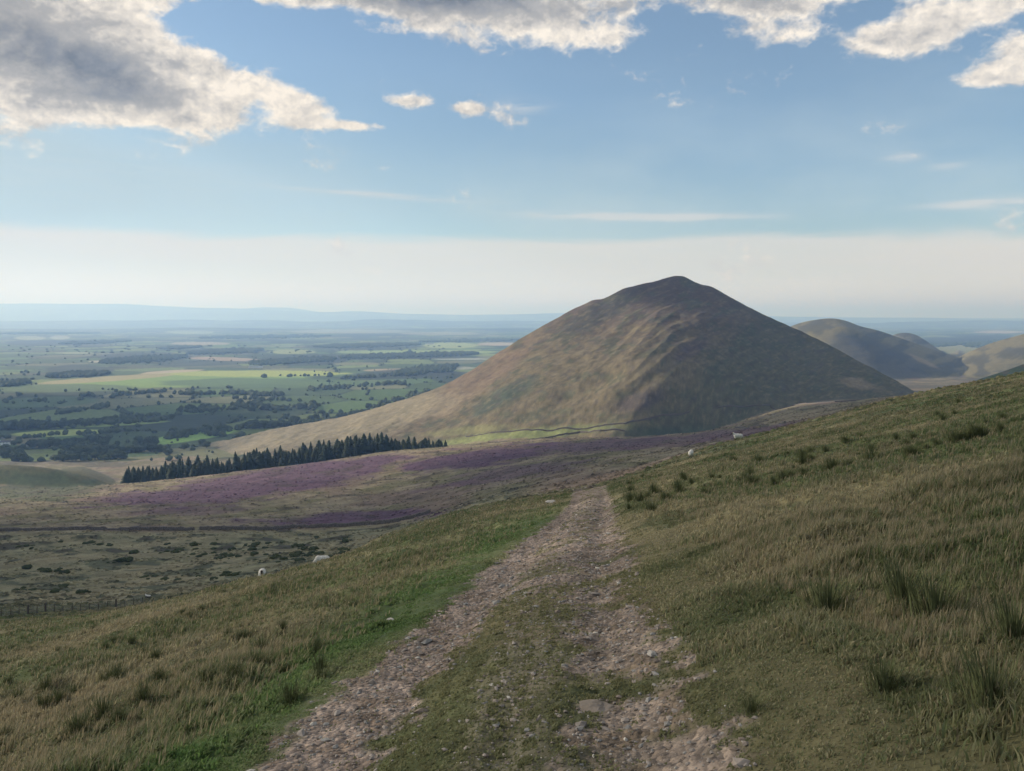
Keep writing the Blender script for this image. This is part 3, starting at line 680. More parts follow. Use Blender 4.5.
# ------------------------------------------------------------------ hedgerow and woodland trees of the plain
def broad_bm(seed, bm=None, loc=(0, 0, 0), s=1.0, sub=2, nl=7):
    r = random.Random(seed); bm = bm or bmesh.new()
    for k in range(nl):
        a = r.uniform(0, 6.28); q = r.uniform(0, 2.6); z = r.uniform(3.6, 8.2) ; rr = r.uniform(1.7, 2.9)*(1.1 - abs(z-6)*.06)
        lump(bm, (loc[0]+math.cos(a)*q*s, loc[1]+math.sin(a)*q*s, loc[2]+z*s), (rr*s, rr*s, rr*.85*s), sub, .55, 1.6, seed+k*1.3)
    return bm
def make_broad(seed):
    r = random.Random(seed+50); t = empty('broadleaf_tree', (0, 0, 0))
    bm = bmesh.new(); cone_seg(bm, (0, 0, -.5), (0, 0, 4.5), .4, .25)
    for k in range(4):
        a = r.uniform(0, 6.28); cone_seg(bm, (0, 0, 3+k*.4), (math.cos(a)*2, math.sin(a)*2, 6+k*.4), .2, .06, 5)
    bm_obj('trunk', bm, M_BARK, t)
    bm = broad_bm(seed)
    for k in range(260):                      # loose leaf sprays break the outline
        a = r.uniform(0, 6.28); zz = r.uniform(2.2, 10); q = math.sqrt(max(0, 1-((zz-6)/4.6)**2))*4.3*r.uniform(.7, 1.08)
        c = Vector((math.cos(a)*q, math.sin(a)*q, zz)); n = Vector((r.uniform(-1, 1), r.uniform(-1, 1), r.uniform(-1, 1))).normalized()*.55; o2 = n.orthogonal().normalized()*.5
        v = [bm.verts.new(c+n), bm.verts.new(c+o2), bm.verts.new(c-n), bm.verts.new(c-o2)]; bm.faces.new(v)
    bm_obj('crown', bm, M_LEAF, t, smooth=False); return t
LINES = [ # px0,row0,px1,row1, thickness rows, trees per 10 px, height m
 (0,456,22,455,1.5,5,11),(14,461,62,469,2,6,12),(60,453,168,446,1.5,5,11),(31,443,99,437,2,4,12),(135,438,158,438,1.5,5,12),(150,462,178,466,2,3,9),
 (166,433,187,431,1.5,6,11),(187,428,262,420,2,6,11),(0,423,84,420,3,6,13),(86,419,172,415,2,5,11),(125,426,126,425,.3,14,15),(52,410,110,404,1.5,4,11),
 (176,409,262,402,3,6,12),(80,396,94,395,1,5,12),(112,395,168,391,1.2,4,11),(171,394,260,393,1.2,4,12),
 (187,354,260,353,1,3,12),(250,421,335,414,3,6,12),(335,415,432,391,4,7,12),(250,407,318,403,2,5,12),(250,395,286,394,1.2,4,12),
 (310,390,405,384,2,5,12),(341,379,395,376,1.2,5,12),(395,374,457,370,2.5,6,12),(250,363,335,361,1.5,4,12),(341,358,440,355,1.2,4,12),
 (330,377,331,377,.3,20,15),(304,376.5,305,376.5,.3,20,12),(289,377,290,377,.3,20,13),(263,378,264,378,.3,20,15),(270,376.5,320,376,.6,1,8),
 (18,437,20,437,.5,12,10),(60,441,70,445,1.5,5,10),(100,440,104,441,1,10,13),(165,447,170,455,2,4,9),(200,430,225,430,1,3,10),(0,401,50,399,1,1.5,10),(230,397,300,399,1.2,2,10),
 (60,462,125,457,1.5,4,10),(128,470,180,463,1.5,2,9),(160,476,190,470,1,1.5,8),(60,428,125,427,1.2,1.2,9),(0,446,30,449,2,2,9),(20,431,60,428,1,1.5,9),(180,443,215,438,1,1.5,9)]
trees = []
for (a, b, c, e, th, den, hm) in LINES:
    L = math.hypot(c-a, e-b); n = max(1, int(L/10*den*1.5))
    for k in range(n):
        f = rnd.random(); px = a + (c-a)*f + rnd.uniform(-1, 1); row = b + (e-b)*f + rnd.uniform(-th, th)*.6
        d = 240*F/(row-CY)
        if d < 1260: d = 1260
        trees.append((px, d, 1.25*hm*rnd.uniform(.45, 1.1)))
# scattered hedge trees
_px = RNG.uniform(-60, 460, 14000); _row = 345 + RNG.random(14000)**1.15*118
_d = 240*F/(_row-CY); _x = (_px-CX)/F*_d
_e = voronoi((_x*math.cos(.22) + _d*math.sin(.22))/250. + .15*fbm(_x, _d, 1/600., 2), (-_x*math.sin(.22) + _d*math.cos(.22))/230., 5)[1]
for px, row, e_ in zip(_px, _row, _e):
    if e_ > .06 and rnd.random() > .02: continue
    if 40 < px < 310 and 365 < row < 388: continue
    if row > 400 + max(0, (430-px))*.24: continue
    trees.append((px, 240*F/(row-CY), 3 + 9*rnd.random()**1.6))
trees.sort(key=lambda t: -t[2]/t[1])
XY = np.array([[(t[0]-CX)/F*t[1], t[1]] for t in trees]); ZT, CT, _, _ = H(XY[:, 0], XY[:, 1], full=True)
protoB = [make_broad(i) for i in range(5)]; used_b = [False]*5; nb_ = 0
rest = []
for (px, d, h), xy, z, ct in zip(trees, XY, ZT, CT):
    if ct != 2: continue
    if nb_ < 290:
        k = rnd.randrange(5)
        if used_b[k]: t = copy_tree(protoB[k])
        else: t = protoB[k]; used_b[k] = True
        t.location = (xy[0], xy[1], z-.3); s = h/9.5; w_ = s*rnd.uniform(.9, 1.5); t.scale = (w_, w_, s); t.rotation_euler = (0, 0, rnd.uniform(0, 6.28))
        tag(t, 'dark round-headed broadleaf tree among the hedgerows and copses of the green plain', 'tree', 'hedgerow and copse trees of the plain'); nb_ += 1
    else: rest.append((xy[0], xy[1], z, h))
for i in range(5):
    if not used_b[i]: print('unused broad', i)
print('trees', nb_, 'rest', len(rest))
# far woods: many crowns that read as one mass
WOODS = [(47,377,109,374,3),(0,386,29,383,2),(101,362.5,187,357,4),(187,354,262,350,3),(250,364,335,359,3.5),(341,358,478,354,3),(315,347,419,344,2.5),(60,344,130,341,2),(160,349,200,347,1.5),(395,375,457,366,4),(915,346,965,343,1.5),(965,345,1024,341,3),(0,334,100,333,1.5),(200,338,330,336,2),(420,341,520,339,2)]
fv, ff = [], []
bmw = bmesh.new(); lump(bmw, (0, 0, 0), (1, 1, 1), 1, .5, 1.5, 2.0); bmw.verts.ensure_lookup_table()
bv = np.array([v.co[:] for v in bmw.verts]); bf = np.array([[v.index for v in f.verts] for f in bmw.faces]); bmw.free()
pts = []
for (a, b, c, e, th) in WOODS:
    n = int(abs(c-a)*th*4)
    px = RNG.uniform(a, c, n); row = b + (e-b)*(px-a)/(c-a) + RNG.normal(0, .35, n)*th*np.sqrt(np.clip(1-((px-(a+c)/2)/((c-a)/2))**2, .1, 1))
    for p, r in zip(px, row): pts.append((p, 240*F/(max(r, 333)-CY), RNG.uniform(6, 17)))
px = np.array([p[0] for p in pts]); d = np.array([p[1] for p in pts]); hh = np.array([p[2] for p in pts]); x = (px-CX)/F*d
z, ct, _, _ = H(x, d, full=True); ok = (ct == 2); x, d, z, hh = x[ok], d[ok], z[ok], hh[ok]
x = np.concatenate([x, [r[0] for r in rest]]); yy = np.concatenate([d, [r[1] for r in rest]]); z = np.concatenate([z, [r[2] for r in rest]]); hh = np.concatenate([hh, [r[3] for r in rest]])
n = len(x); sx = hh*RNG.uniform(.45, .9, n)*np.where(yy > 5000, 2.0, 1.0); ang = RNG.uniform(0, 6.28, n)
ca, sa = np.cos(ang), np.sin(ang)
VX = (bv[None, :, 0]*ca[:, None] - bv[None, :, 1]*sa[:, None])*sx[:, None] + x[:, None]; VY = (bv[None, :, 0]*sa[:, None] + bv[None, :, 1]*ca[:, None])*sx[:, None] + yy[:, None]
VZ = bv[None, :, 2]*hh[:, None]*.5 + (z + hh*.45)[:, None]
V = np.stack([VX, VY, VZ], -1).reshape(-1, 3); Fc = (bf[None] + (np.arange(n)*len(bv))[:, None, None]).reshape(-1, 3)
o = raw_mesh('distant_woodland', V, Fc.ravel(), np.arange(len(Fc))*3, np.full(len(Fc), 3), M_LEAF, smooth=False)
tag(o, 'dark woods and hedge trees far out on the plain', 'woodland', kind='stuff')

# ------------------------------------------------------------------ dry stone walls
def wall(pts, hgt, wid, label, name='dry_stone_wall', step=1.2, seed=0):
    P = [Vector(p) for p in pts]; out_ = []
    for a, b in zip(P[:-1], P[1:]):
        n = max(1, int((b-a).length/step))
        for i in range(n): out_.append(a.lerp(b, i/n))
    out_.append(P[-1]); xs = np.array([p.x for p in out_]); ys = np.array([p.y for p in out_]); zs = H(xs, ys)
    V, Fc = [], []
    prof = [(-.5, -.4), (-.42, .35), (-.36, .72), (-.28, .95), (0, 1.03), (.28, .95), (.36, .72), (.42, .35), (.5, -.4)]
    m = len(prof)
    for i in range(len(xs)):
        a, b = max(0, i-1), min(len(xs)-1, i+1); t = Vector((xs[b]-xs[a], ys[b]-ys[a], 0)).normalized(); nrm = Vector((-t.y, t.x, 0))
        hn = 1 + .30*mn.noise(Vector((i*.5, seed, 0))) + .10*mn.noise(Vector((i*1.7, seed, 5)))
        if mn.noise(Vector((i*.05, seed, 9))) > .42: hn *= .6
        for k, (o_, h_) in enumerate(prof):
            j = .10*mn.noise(Vector((i*1.3, k*2.1, seed)))
            p = Vector((xs[i], ys[i], zs[i])) + nrm*(o_*wid + j) + Vector((0, 0, h_*hgt*hn + j*.6)); V.append(p)
        if i:
            for k in range(m-1): Fc.append(((i-1)*m+k, (i-1)*m+k+1, i*m+k+1, i*m+k))
    Fc.append(tuple(range(m))); Fc.append(tuple((len(xs)-1)*m + k for k in range(m))[::-1])
    o = mesh_obj(name, V, Fc, M_WALL, smooth=False); tag(o, label, 'stone wall'); return o
def g3(pr, a, b): return [sight(px, row, a, b) for px, row in pr]
wall([at(-260, 362), at(-120, 360), at(0, 354), at(60, 350), at(128, 346), at(194, 343)], 1.6, 1.3, 'long dark dry stone wall across the moor, the length left of the small gap', seed=1)
wall([at(200, 342), at(256, 339), at(330, 334), at(384, 329), at(430, 328), at(430.5, 328)], 1.6, 1.3, 'long dark dry stone wall across the moor, the length right of the small gap', seed=2)
wall(g3([(466, 437), (480, 435), (500, 432.5), (530, 430.5), (560, 429), (600, 426.5), (625, 424), (650, 419), (675, 414.5), (690, 412)], 1040, 1700), 1.9, 1.3, 'upper dry stone wall curving up across the foot of the steep hill', seed=3, step=3)
wall(g3([(488, 442.5), (510, 442), (530, 440.5), (545, 438.5), (560, 435.5), (580, 432.5), (600, 431), (625, 431.5)], 1040, 1700), 2.0, 1.4, 'lower dry stone wall along the green fields below the steep hill', seed=4, step=3)
wall(g3([(718, 408), (740, 407), (770, 405.5), (800, 404.5), (835, 403), (870, 402)], 1000, 1600), 1.8, 1.2, 'faint stone wall along the shaded foot of the steep hill on its right', seed=5, step=3)
wall(g3([(735, 427.5), (760, 425.5), (785, 423.5)], 300, 900), 1.0, .8, 'low broken wall in the heather just beyond the sheep on the right', seed=6)

# ------------------------------------------------------------------ post and wire fence on the left
fence = empty('wire_fence', at(0, 104)); tag(fence, 'wire netting fence on wooden posts in the dip at the left edge', 'fence')
fl = fence.location.copy()
fp = []
for k in range(24):
    px = -60 + k*8.8
    d = np.interp(px, [-60, 27, 48, 92, 145], [98, 103, 105, 110, 118]); fp.append((px, at(px, d)))
for k, (px, g) in enumerate(fp):
    thick = k in (10, 12, 20)
    bm = bmesh.new(); lean = rnd.uniform(-.06, .06); q = g - fl; r_ = .13 if thick else .05; hh_ = 1.45 if thick else 1.2
    cone_seg(bm, q - Vector((0, 0, .3)), q + Vector((lean, lean*.5, hh_)), r_, r_*.9, 8)
    p = bm_obj('post', bm, M_WOOD, fence, smooth=False)
    if thick: p['label'] = 'stout dark strainer post'
bm = bmesh.new()
for (pa, a), (pb, b) in zip(fp[:-1], fp[1:]):
    for z in (.12, .3, .5, .72, .95, 1.1): cone_seg(bm, a-fl+Vector((0, 0, z)), b-fl+Vector((0, 0, z)), .008, .008, 4)
    for f in np.linspace(.1, .9, 7):
        q = a.lerp(b, f)-fl; cone_seg(bm, q+Vector((0, 0, .1)), q+Vector((0, 0, .95)), .006, .006, 4)
bm_obj('wire_netting', bm, M_WIRE, fence, smooth=False)

# ------------------------------------------------------------------ sheep
def sheep_mat():
    m = bpy.data.materials.new('fleece'); m.use_nodes = True; t = NT(m.node_tree); b = t.n['Principled BSDF']
    a = t.new('ShaderNodeTexCoord'); s = t.new('ShaderNodeSeparateXYZ'); t.l.new(a.outputs['Object'], s.inputs[0])
    n = t.noise(a.outputs['Object'], 18, 5, .6)
    legs = t.ramp(s.outputs[2], .30, .36, 1, 0); head = t.ramp(s.outputs[0], .60, .66)
    dark = t.m('MAXIMUM', legs, head)
    c = t.mix(dark, t.mix(t.ramp(n, .3, .7), (.42, .40, .35), (.74, .72, .66)), (.06, .05, .045))
    t.l.new(c, b.inputs['Base Color']); b.inputs['Roughness'].default_value = 1; b.inputs['Specular IOR Level'].default_value = 0
    bp = t.new('ShaderNodeBump'); bp.inputs['Strength'].default_value = .8; bp.inputs['Distance'].default_value = .03; t.l.new(n, bp.inputs['Height']); t.l.new(bp.outputs[0], b.inputs['Normal'])
    return m
M_SHEEP = sheep_mat()
def sheep(name_label, loc, rz, pose, group=None):
    """body with neck, head, jointed legs and tail fused into one skin (x is forward)"""
    bm = bmesh.new()
    hz = {'graze': .16, 'up': .98, 'lie': .55}[pose]; dz = -.34 if pose == 'lie' else 0
    lump(bm, (0, 0, .62+dz), (.52, .25, .27), 3, .10, 3, 1); lump(bm, (.26, 0, .64+dz), (.26, .23, .27), 2, .08, 3, 2); lump(bm, (-.3, 0, .62+dz), (.27, .26, .27), 2, .08, 3, 3)
    nb0 = Vector((.42, 0, .70+dz)); hd = Vector((.70 if pose != 'up' else .62, 0, (hz if pose == 'graze' else hz + (0 if pose != 'lie' else .1))))
    hb = nb0.lerp(hd, .8) + Vector((.02, 0, .03))
    cone_seg(bm, nb0 - Vector((.12, 0, 0)), hb, .17, .095, 10)
    dirn = Vector((.75, 0, -.62)) if pose != 'graze' else Vector((.35, 0, -.9)); dirn.normalize()
    cone_seg(bm, hb - dirn*.03, hb + dirn*.22, .085, .045, 10); lump(bm, hb, (.10, .085, .09), 2, 0, 1, 1); lump(bm, hb + dirn*.22, (.052, .045, .05), 2, 0, 1, 1)
    for s in (-1, 1):
        cone_seg(bm, hb + Vector((-.02, s*.06, .04)), hb + Vector((-.05, s*.19, .03)), .035, .012, 6)
        if pose == 'lie':
            cone_seg(bm, (.34, s*.14, .14), (.52, s*.15, .06), .055, .04, 8); cone_seg(bm, (-.25, s*.2, .14), (.02, s*.26, .05), .07, .035, 8)
        else:
            cone_seg(bm, (.33, s*.12, .52), (.34, s*.12, .27), .075, .042, 8); cone_seg(bm, (.34, s*.12, .29), (.33, s*.12, .03), .038, .030, 8); cone_seg(bm, (.33, s*.12, .05), (.36, s*.12, -.01), .034, .042, 8)
            cone_seg(bm, (-.34, s*.13, .56), (-.28, s*.13, .36), .12, .06, 8); cone_seg(bm, (-.28, s*.13, .38), (-.40, s*.13, .25), .055, .036, 8); cone_seg(bm, (-.40, s*.13, .27), (-.37, s*.13, .03), .036, .030, 8); cone_seg(bm, (-.37, s*.13, .05), (-.34, s*.13, -.01), .034, .042, 8)
    cone_seg(bm, (-.5, 0, .72+dz), (-.60, 0, .42+dz), .05, .03, 8)
    o = bm_obj('sheep', bm, M_SHEEP)
    md = o.modifiers.new('fuse', 'REMESH'); md.mode = 'VOXEL'; md.voxel_size = .022; md.use_smooth_shade = True
    o.location = loc; o.rotation_euler = (0, 0, rz); tag(o, name_label, 'sheep', group); return o
def ridge_at(px, d): return at(px, d)
sA = ridge_at(322, 57); sheep('white sheep grazing head down to the left, on the brow nearest the track', sA, R(192), 'graze', 'sheep on the hillside')
sB = ridge_at(262, 55); sheep('white sheep with dark legs facing the viewer, on the brow further left', sB, R(-75), 'up', 'sheep on the hillside')
sC = ridge_at(738, 92); sheep('white sheep standing side on against the purple heather, right of the track', sC, R(175), 'up', 'sheep on the hillside')
sD = ridge_at(691, 80); sheep('small pale sheep seen from behind, left of the larger sheep by the heather', sD, R(70), 'graze', 'sheep on the hillside')
sE = at(148, 150); sheep('tiny white sheep lying in the dark rushes beyond the fence end', sE, R(170), 'lie', 'sheep on the hillside')

# ------------------------------------------------------------------ stones
def stone(label, loc, r, seed, name='stone', group=None, m=M_STONE, flat=.6):
    bm = bmesh.new(); lump(bm, (0, 0, r*flat*.35), (r, r*.75, r*flat), 3, .45, 1.1, seed)
    o = bm_obj(name, bm, m, smooth=False); o.location = loc; o.rotation_euler = (0, 0, seed); tag(o, label, 'stone', group); return o
stone('pale stone on the brow between the fence and the sheep, the right one of two', at(211, 52), .26, 1.2)
stone('pale stone on the brow between the fence and the sheep, the left one of two', at(177, 50), .22, 2.4)
stone('pale stone in the grass just below the sheep facing the viewer', at(259, 49), .22, 3.3)
stone('small white stone left of where the track drops over the brow', at(543, 60), .22, 4.1)
stone('low pale stone in the green strip left of the far end of the track', at(552, 44), .34, 5.7, flat=.35)
stone('flat grey slab lying across the right rut of the track', at(592, 5.65) + Vector((0, 0, -.01)), .15, 6.6, m=mat('slab', (.20, .17, .14), var=.3, bump=.6), flat=.16)
stone('flat pale stone at the left verge of the track', at(390, 11.5) + Vector((0, 0, .02)), .07, 7.9, flat=.3)
stone('pale stone at the right edge of the track, beside the dark rut', at(652, 6.6), .05, 8.3, flat=.4)

# ------------------------------------------------------------------ gorse and rushes
def make_gorse(seed):
    bm = bmesh.new(); r = random.Random(seed)
    for k in range(5):
        a = r.uniform(0, 6.28); q = r.uniform(0, .6); lump(bm, (math.cos(a)*q, math.sin(a)*q, .35 + r.uniform(0, .2)), (.55, .55, .48), 2, .6, 2.2, seed*3+k)
    for k in range(160):
        a = r.uniform(0, 6.28); q = r.uniform(.2, 1.05); c = Vector((math.cos(a)*q, math.sin(a)*q, (1.1-q*.75)*r.uniform(.3, 1)))
        n = Vector((math.cos(a)*.5, math.sin(a)*.5, 1)).normalized()*r.uniform(.12, .26); o2 = n.orthogonal().normalized()*.04
        v = [bm.verts.new(c-o2), bm.verts.new(c+o2), bm.verts.new(c+n)]; bm.faces.new(v)
    return bm_obj('gorse_bush', bm, M_GORSE, smooth=False)
pg = [make_gorse(i) for i in range(4)]; ug_ = [False]*4
G = []
for (cx, cy, rx, ry, n) in [(310,553,24,5,13),(275,557,26,4,8),(230,556,28,4,8),(170,553,22,3,6),(200,546,34,4,8),(255,545,30,3,6),(360,551,26,3,8),(345,540,12,2,3),(120,563,14,2,4),(50,571,22,2,5),(60,585,10,1.5,2),(20,590,10,1.5,3),(90,545,30,3,5),(30,547,25,3,4),(330,537,40,3,3),(380,543,12,2,2),(60,592,30,1.5,4),(230,575,30,3,4),(160,578,30,3,3),(400,536,15,2,2)]:
    for k in range(int(n*2.4)): G.append((cx + rnd.gauss(0, .6)*rx, cy + rnd.gauss(0, .7)*ry))
for px, row in G:
    g = sight(px, row, 125, 330); k = rnd.randrange(4)
    if ug_[k]: o = pg[k].copy(); COL.objects.link(o)
    else: o = pg[k]; ug_[k] = True
    s = .35 + 1.0*rnd.random()**2.2; o.location = g - Vector((0, 0, .1)); o.scale = (s*1.3, s*1.2, s*rnd.uniform(.6, 1.1)); o.rotation_euler = (0, 0, rnd.uniform(0, 6.28))
    tag(o, 'dark gorse bush in the rough pasture between the brow and the long wall', 'bush', 'gorse bushes in the rough pasture')
def make_rush(seed, n=170, hgt=.55):
    r = random.Random(seed); bm = bmesh.new()
    for k in range(n):
        a = r.uniform(0, 6.28); q = abs(r.gauss(0, .16)); b0 = Vector((math.cos(a)*q, math.sin(a)*q, -.03)); L = hgt*r.uniform(.5, 1.1); ln = r.uniform(.1, .55)
        tip = b0 + Vector((math.cos(a)*L*ln, math.sin(a)*L*ln, L)); mid = b0.lerp(tip, .5) + Vector((0, 0, L*.1)); wv = Vector((-math.sin(a), math.cos(a), 0))*.006
        v = [bm.verts.new(b0-wv), bm.verts.new(b0+wv), bm.verts.new(mid+wv*.8), bm.verts.new(mid-wv*.8), bm.verts.new(tip)]
        bm.faces.new((v[0], v[1], v[2], v[3])); bm.faces.new((v[3], v[2], v[4]))
    return bm_obj('rush_tussock', bm, M_RUSH, smooth=False)
pr = [make_rush(i) for i in range(4)]; ur = [False]*4
RS = [(990, 706, .5, 'large dark rush tussock low at the right edge of the picture'), (903, 600, .6, 'dark rush tussock on the right bank, uppermost of the isolated three'), (935, 616, .6, 'dark rush tussock just below and right of another on the right bank'),
      (1014, 640, .5, 'rush tussock touching the right edge, above the large one'), (752, 712, .22, 'small pale-flowered tuft beside the right side of the track'), (828, 612, .6, 'broad rush tussock on the right bank, leftmost of those above the track verge'),
      (885, 690, .35, 'low green tussock right of the track in the foreground')]
def rush_put(g, s, label, group=None):
    k = rnd.randrange(4)
    if ur[k]: o = pr[k].copy(); COL.objects.link(o)
    else: o = pr[k]; ur[k] = True
    o.location = g; o.scale = (s*1.2, s*1.2, s); o.rotation_euler = (0, 0, rnd.uniform(0, 6.28)); tag(o, label, 'rush tussock', group)
for px, row, s, lb in RS: rush_put(sight(px, row, 3, 90), s, lb)
for k in range(85):
    px = rnd.uniform(600, 1024); row = 497 - (px-600)*.165 + rnd.gauss(0, 15)
    lim = np.interp(px, [600, 700, 800, 900, 1024], [486, 454, 428, 400, 374])
    if row < lim + 3: continue
    rush_put(sight(px, row, 20, 255), rnd.uniform(.25, .8), 'dark rush tussock in the green belt across the upper right hillside', 'rush tussocks of the upper right hillside')
for k in range(40):
    px = rnd.uniform(0, 330); row = 632 + rnd.random()*110 - px*.12
    rush_put(sight(px, row, 4, 60), rnd.uniform(.22, .42), 'dark rush tussock in the rough grass of the lower left slope', 'rush tussocks of the lower left slope')

# ------------------------------------------------------------------ farmhouses on the plain
def farmhouse(label, loc, rz, L=16.0, Wd=8.0, hw=5.5, barn=True):
    t = empty('farmhouse', loc, rz); bm = bmesh.new(); box(bm, (0, 0, hw/2-.5), (L, Wd, hw+1)); 
    v = [bm.verts.new(p) for p in ((-L/2, -Wd/2, hw), (-L/2, Wd/2, hw), (-L/2, 0, hw+2.6), (L/2, -Wd/2, hw), (L/2, Wd/2, hw), (L/2, 0, hw+2.6))]
    bm.faces.new((v[0], v[2], v[1])); bm.faces.new((v[3], v[4], v[5]))
    bm_obj('walls', bm, M_RENDER, t, smooth=False)
    bm = bmesh.new()
    for s in (-1, 1):
        a = [Vector((-L/2-.3, s*(Wd/2+.4), hw-.25)), Vector((L/2+.3, s*(Wd/2+.4), hw-.25)), Vector((L/2+.3, 0, hw+2.72)), Vector((-L/2-.3, 0, hw+2.72))]
        lo = [bm.verts.new(p) for p in a]; hi = [bm.verts.new(p + Vector((0, 0, .2))) for p in a]
        bm.faces.new(lo); bm.faces.new(hi[::-1])
        for i in range(4): bm.faces.new((lo[i], lo[(i+1) % 4], hi[(i+1) % 4], hi[i]))
    rf = bm_obj('roof', bm, M_SLATE, t, smooth=False)
    for s in (-1, 1):
        bm = bmesh.new(); box(bm, (s*(L/2-.8), 0, hw+3.1), (.9, .9, 1.8)); bm_obj('chimney', bm, M_RENDER, rf, smooth=False)
    for i in range(4):
        for zc in (1.6, 4.2):
            bm = bmesh.new(); box(bm, (-L/2 + L*(i+.5)/4, -Wd/2-.01, zc), (1.1, .12, 1.3)); bm_obj('window', bm, M_GLASS, t, smooth=False)
    tag(t, label, 'farmhouse'); return t
farmhouse('white farmhouse with slate roof at the left edge below the hedgerows', at(6, 240*F/(438.5-CY)), .3, 22, 9)
farmhouse('long white farm building above the bright green field in mid plain', at(256, 240*F/(367.6-CY)), .1, 60, 14, 7)
farmhouse('far pale farmstead on the yellow-green fields near the horizon', at(430, 240*F/(344.0-CY)), -.1, 70, 16, 8)

# ------------------------------------------------------------------ grass
def build_grass():
    px_, dd_, = [], []
    U = .78; bands = [(1.6, 3.5, 2000), (3.5, 6, 7500), (6, 12, 3600), (12, 25, 560), (25, 60, 130), (60, 150, 24)]
    X_, Y_ = [], []
    for a, b, den in bands:
        area = U*(b*b - a*a); n = int(area*den)
        d = np.sqrt(RNG.uniform(a*a, b*b, n)); u = RNG.uniform(-U, U, n); X_.append(u*d); Y_.append(d)
    x = np.concatenate(X_); y = np.concatenate(Y_)
    # gather into tufts
    n = len(x); m = RNG.random(n) < .55; cell = .16 + .012*y
    cx = np.floor(x/cell); cy = np.floor(y/cell); hsh = np.sin(cx*127.1 + cy*311.7)*43758.5; hx = hsh - np.floor(hsh); hsh2 = np.sin(cx*269.5 + cy*183.3)*24634.6; hy = hsh2-np.floor(hsh2)
    tx = (cx + .2 + .6*hx)*cell; ty = (cy + .2 + .6*hy)*cell
    x = np.where(m, tx + (x-tx)*.35, x); y = np.where(m, ty + (y-ty)*.35, y)
    st = stony(x, y); off = np.abs(x - path_c(y))/path_w(y)*1.6
    keep = RNG.random(n) > np.clip(st*1.15, 0, .985); mid = off < 1.5
    keep &= ~(mid & (RNG.random(n) < .2))
    x, y, st, off, mid, hx = x[keep], y[keep], st[keep], off[keep], mid[keep], hx[keep]; n = len(x)
    z = H(x, y); g, verge, dk = near_grass(x, y)
    big = sst(-.3, .6, fbm(x, y, .5, 3, .5, 81)); wob = fbm(x, y, .22, 3, .5, 82)
    L = (.05 + .085*big)*RNG.uniform(.45, 1.25, n)
    L *= 1 + .5*sst(2.5, 4.5, x)*sst(20, 8, y); L *= 1 - .6*np.clip(verge, 0, 1); L = np.where(mid, RNG.uniform(.012, .035, n), L); L *= np.where((off < 2.2) & ~mid, .55, 1)
    seed = (RNG.random(n) < .10*(1-verge)) & ~mid & (off > 2.6); L = np.where(seed, L*1.15 + .06, L)
    L *= 1 + .004*y
    wd = np.where(mid | (verge > .3), 1.5, 1)*np.clip(.0024 + .0007*y, .003, .05)*np.where(seed, .55, 1)*RNG.uniform(.7, 1.3, n)
    a = RNG.uniform(0, 6.283, n); lean = RNG.uniform(.1, .9, n)*np.where(seed, .35, 1); wind = .25
    dx = np.cos(a)*lean + wind; dy = np.sin(a)*lean
    # blades turn mostly across the slope
    fa = RNG.uniform(-.9, .9, n); wx, wy = np.cos(fa)*wd, np.sin(fa)*wd
    B = np.stack([x, y, z - .01], -1); W = np.stack([wx, wy, 0*wx], -1)
    mid_p = B + np.stack([dx*L*.28, dy*L*.28, L*.58], -1); tip = B + np.stack([dx*L*.8, dy*L*.8, L*(1-.22*lean)], -1)
    V = np.stack([B-W, B+W, mid_p+W*.75, mid_p-W*.75, tip], 1).reshape(-1, 3)
    b5 = np.arange(n)*5
    quad = np.stack([b5, b5+1, b5+2, b5+3], 1); tri = np.stack([b5+3, b5+2, b5+4], 1)
    loops = np.concatenate([quad, tri], 1).ravel(); starts = (np.arange(n)*7)[:, None] + np.array([0, 4]); tot = np.tile([4, 3], n)
    o = raw_mesh('grass', V, loops, starts.ravel(), tot, M_GRASS, smooth=False)
    c = np.zeros((n, 3)); t = np.clip(g + .35*RNG.normal(size=n)*.6, 0, 1)
    straw = np.array([.34, .305, .19]); ol = np.array([.19, .195, .105]); gr = np.array([.115, .15, .065])
    c = lerp(np.broadcast_to(straw, c.shape), ol, sst(.0, .42, t)); c = lerp(c, gr, sst(.4, .9, t))
    c = lerp(c, (.06, .085, .032), .5*dk); c = lerp(c, (.10, .195, .055), .75*np.clip(verge, 0, 1)); c = lerp(c, (.175, .175, .09), mid*.7)
    band = sst(.1, .5, fbm(x, y, 1/24., 3, .55, 53) + .3*np.sin(y/22.))*sst(35, 80, y)
    c = lerp(c, (.06, .085, .045), .6*band)
    c = lerp(c, (.30, .25, .16), seed*.8); red = (RNG.random(n) < .08) & ~mid; c = lerp(c, (.19, .14, .10), red*.5*(1-verge))
    c *= RNG.uniform(.75, 1.25, n)[:, None]
    c5 = np.ones((n, 5, 4), np.float32); c5[:, :, :3] = c[:, None, :]; c5[:, :2, :3] *= .92; c5[:, 4, :3] = c*.75 + np.array([.24, .2, .12])*.25
    at_ = o.data.color_attributes.new('tint', 'FLOAT_COLOR', 'POINT'); at_.data.foreach_set('color', c5.reshape(-1, 4).ravel())
    tag(o, 'rough pasture grass with straw-coloured seed heads over the hillside', 'grass', kind='stuff'); print('blades', n)
build_grass()

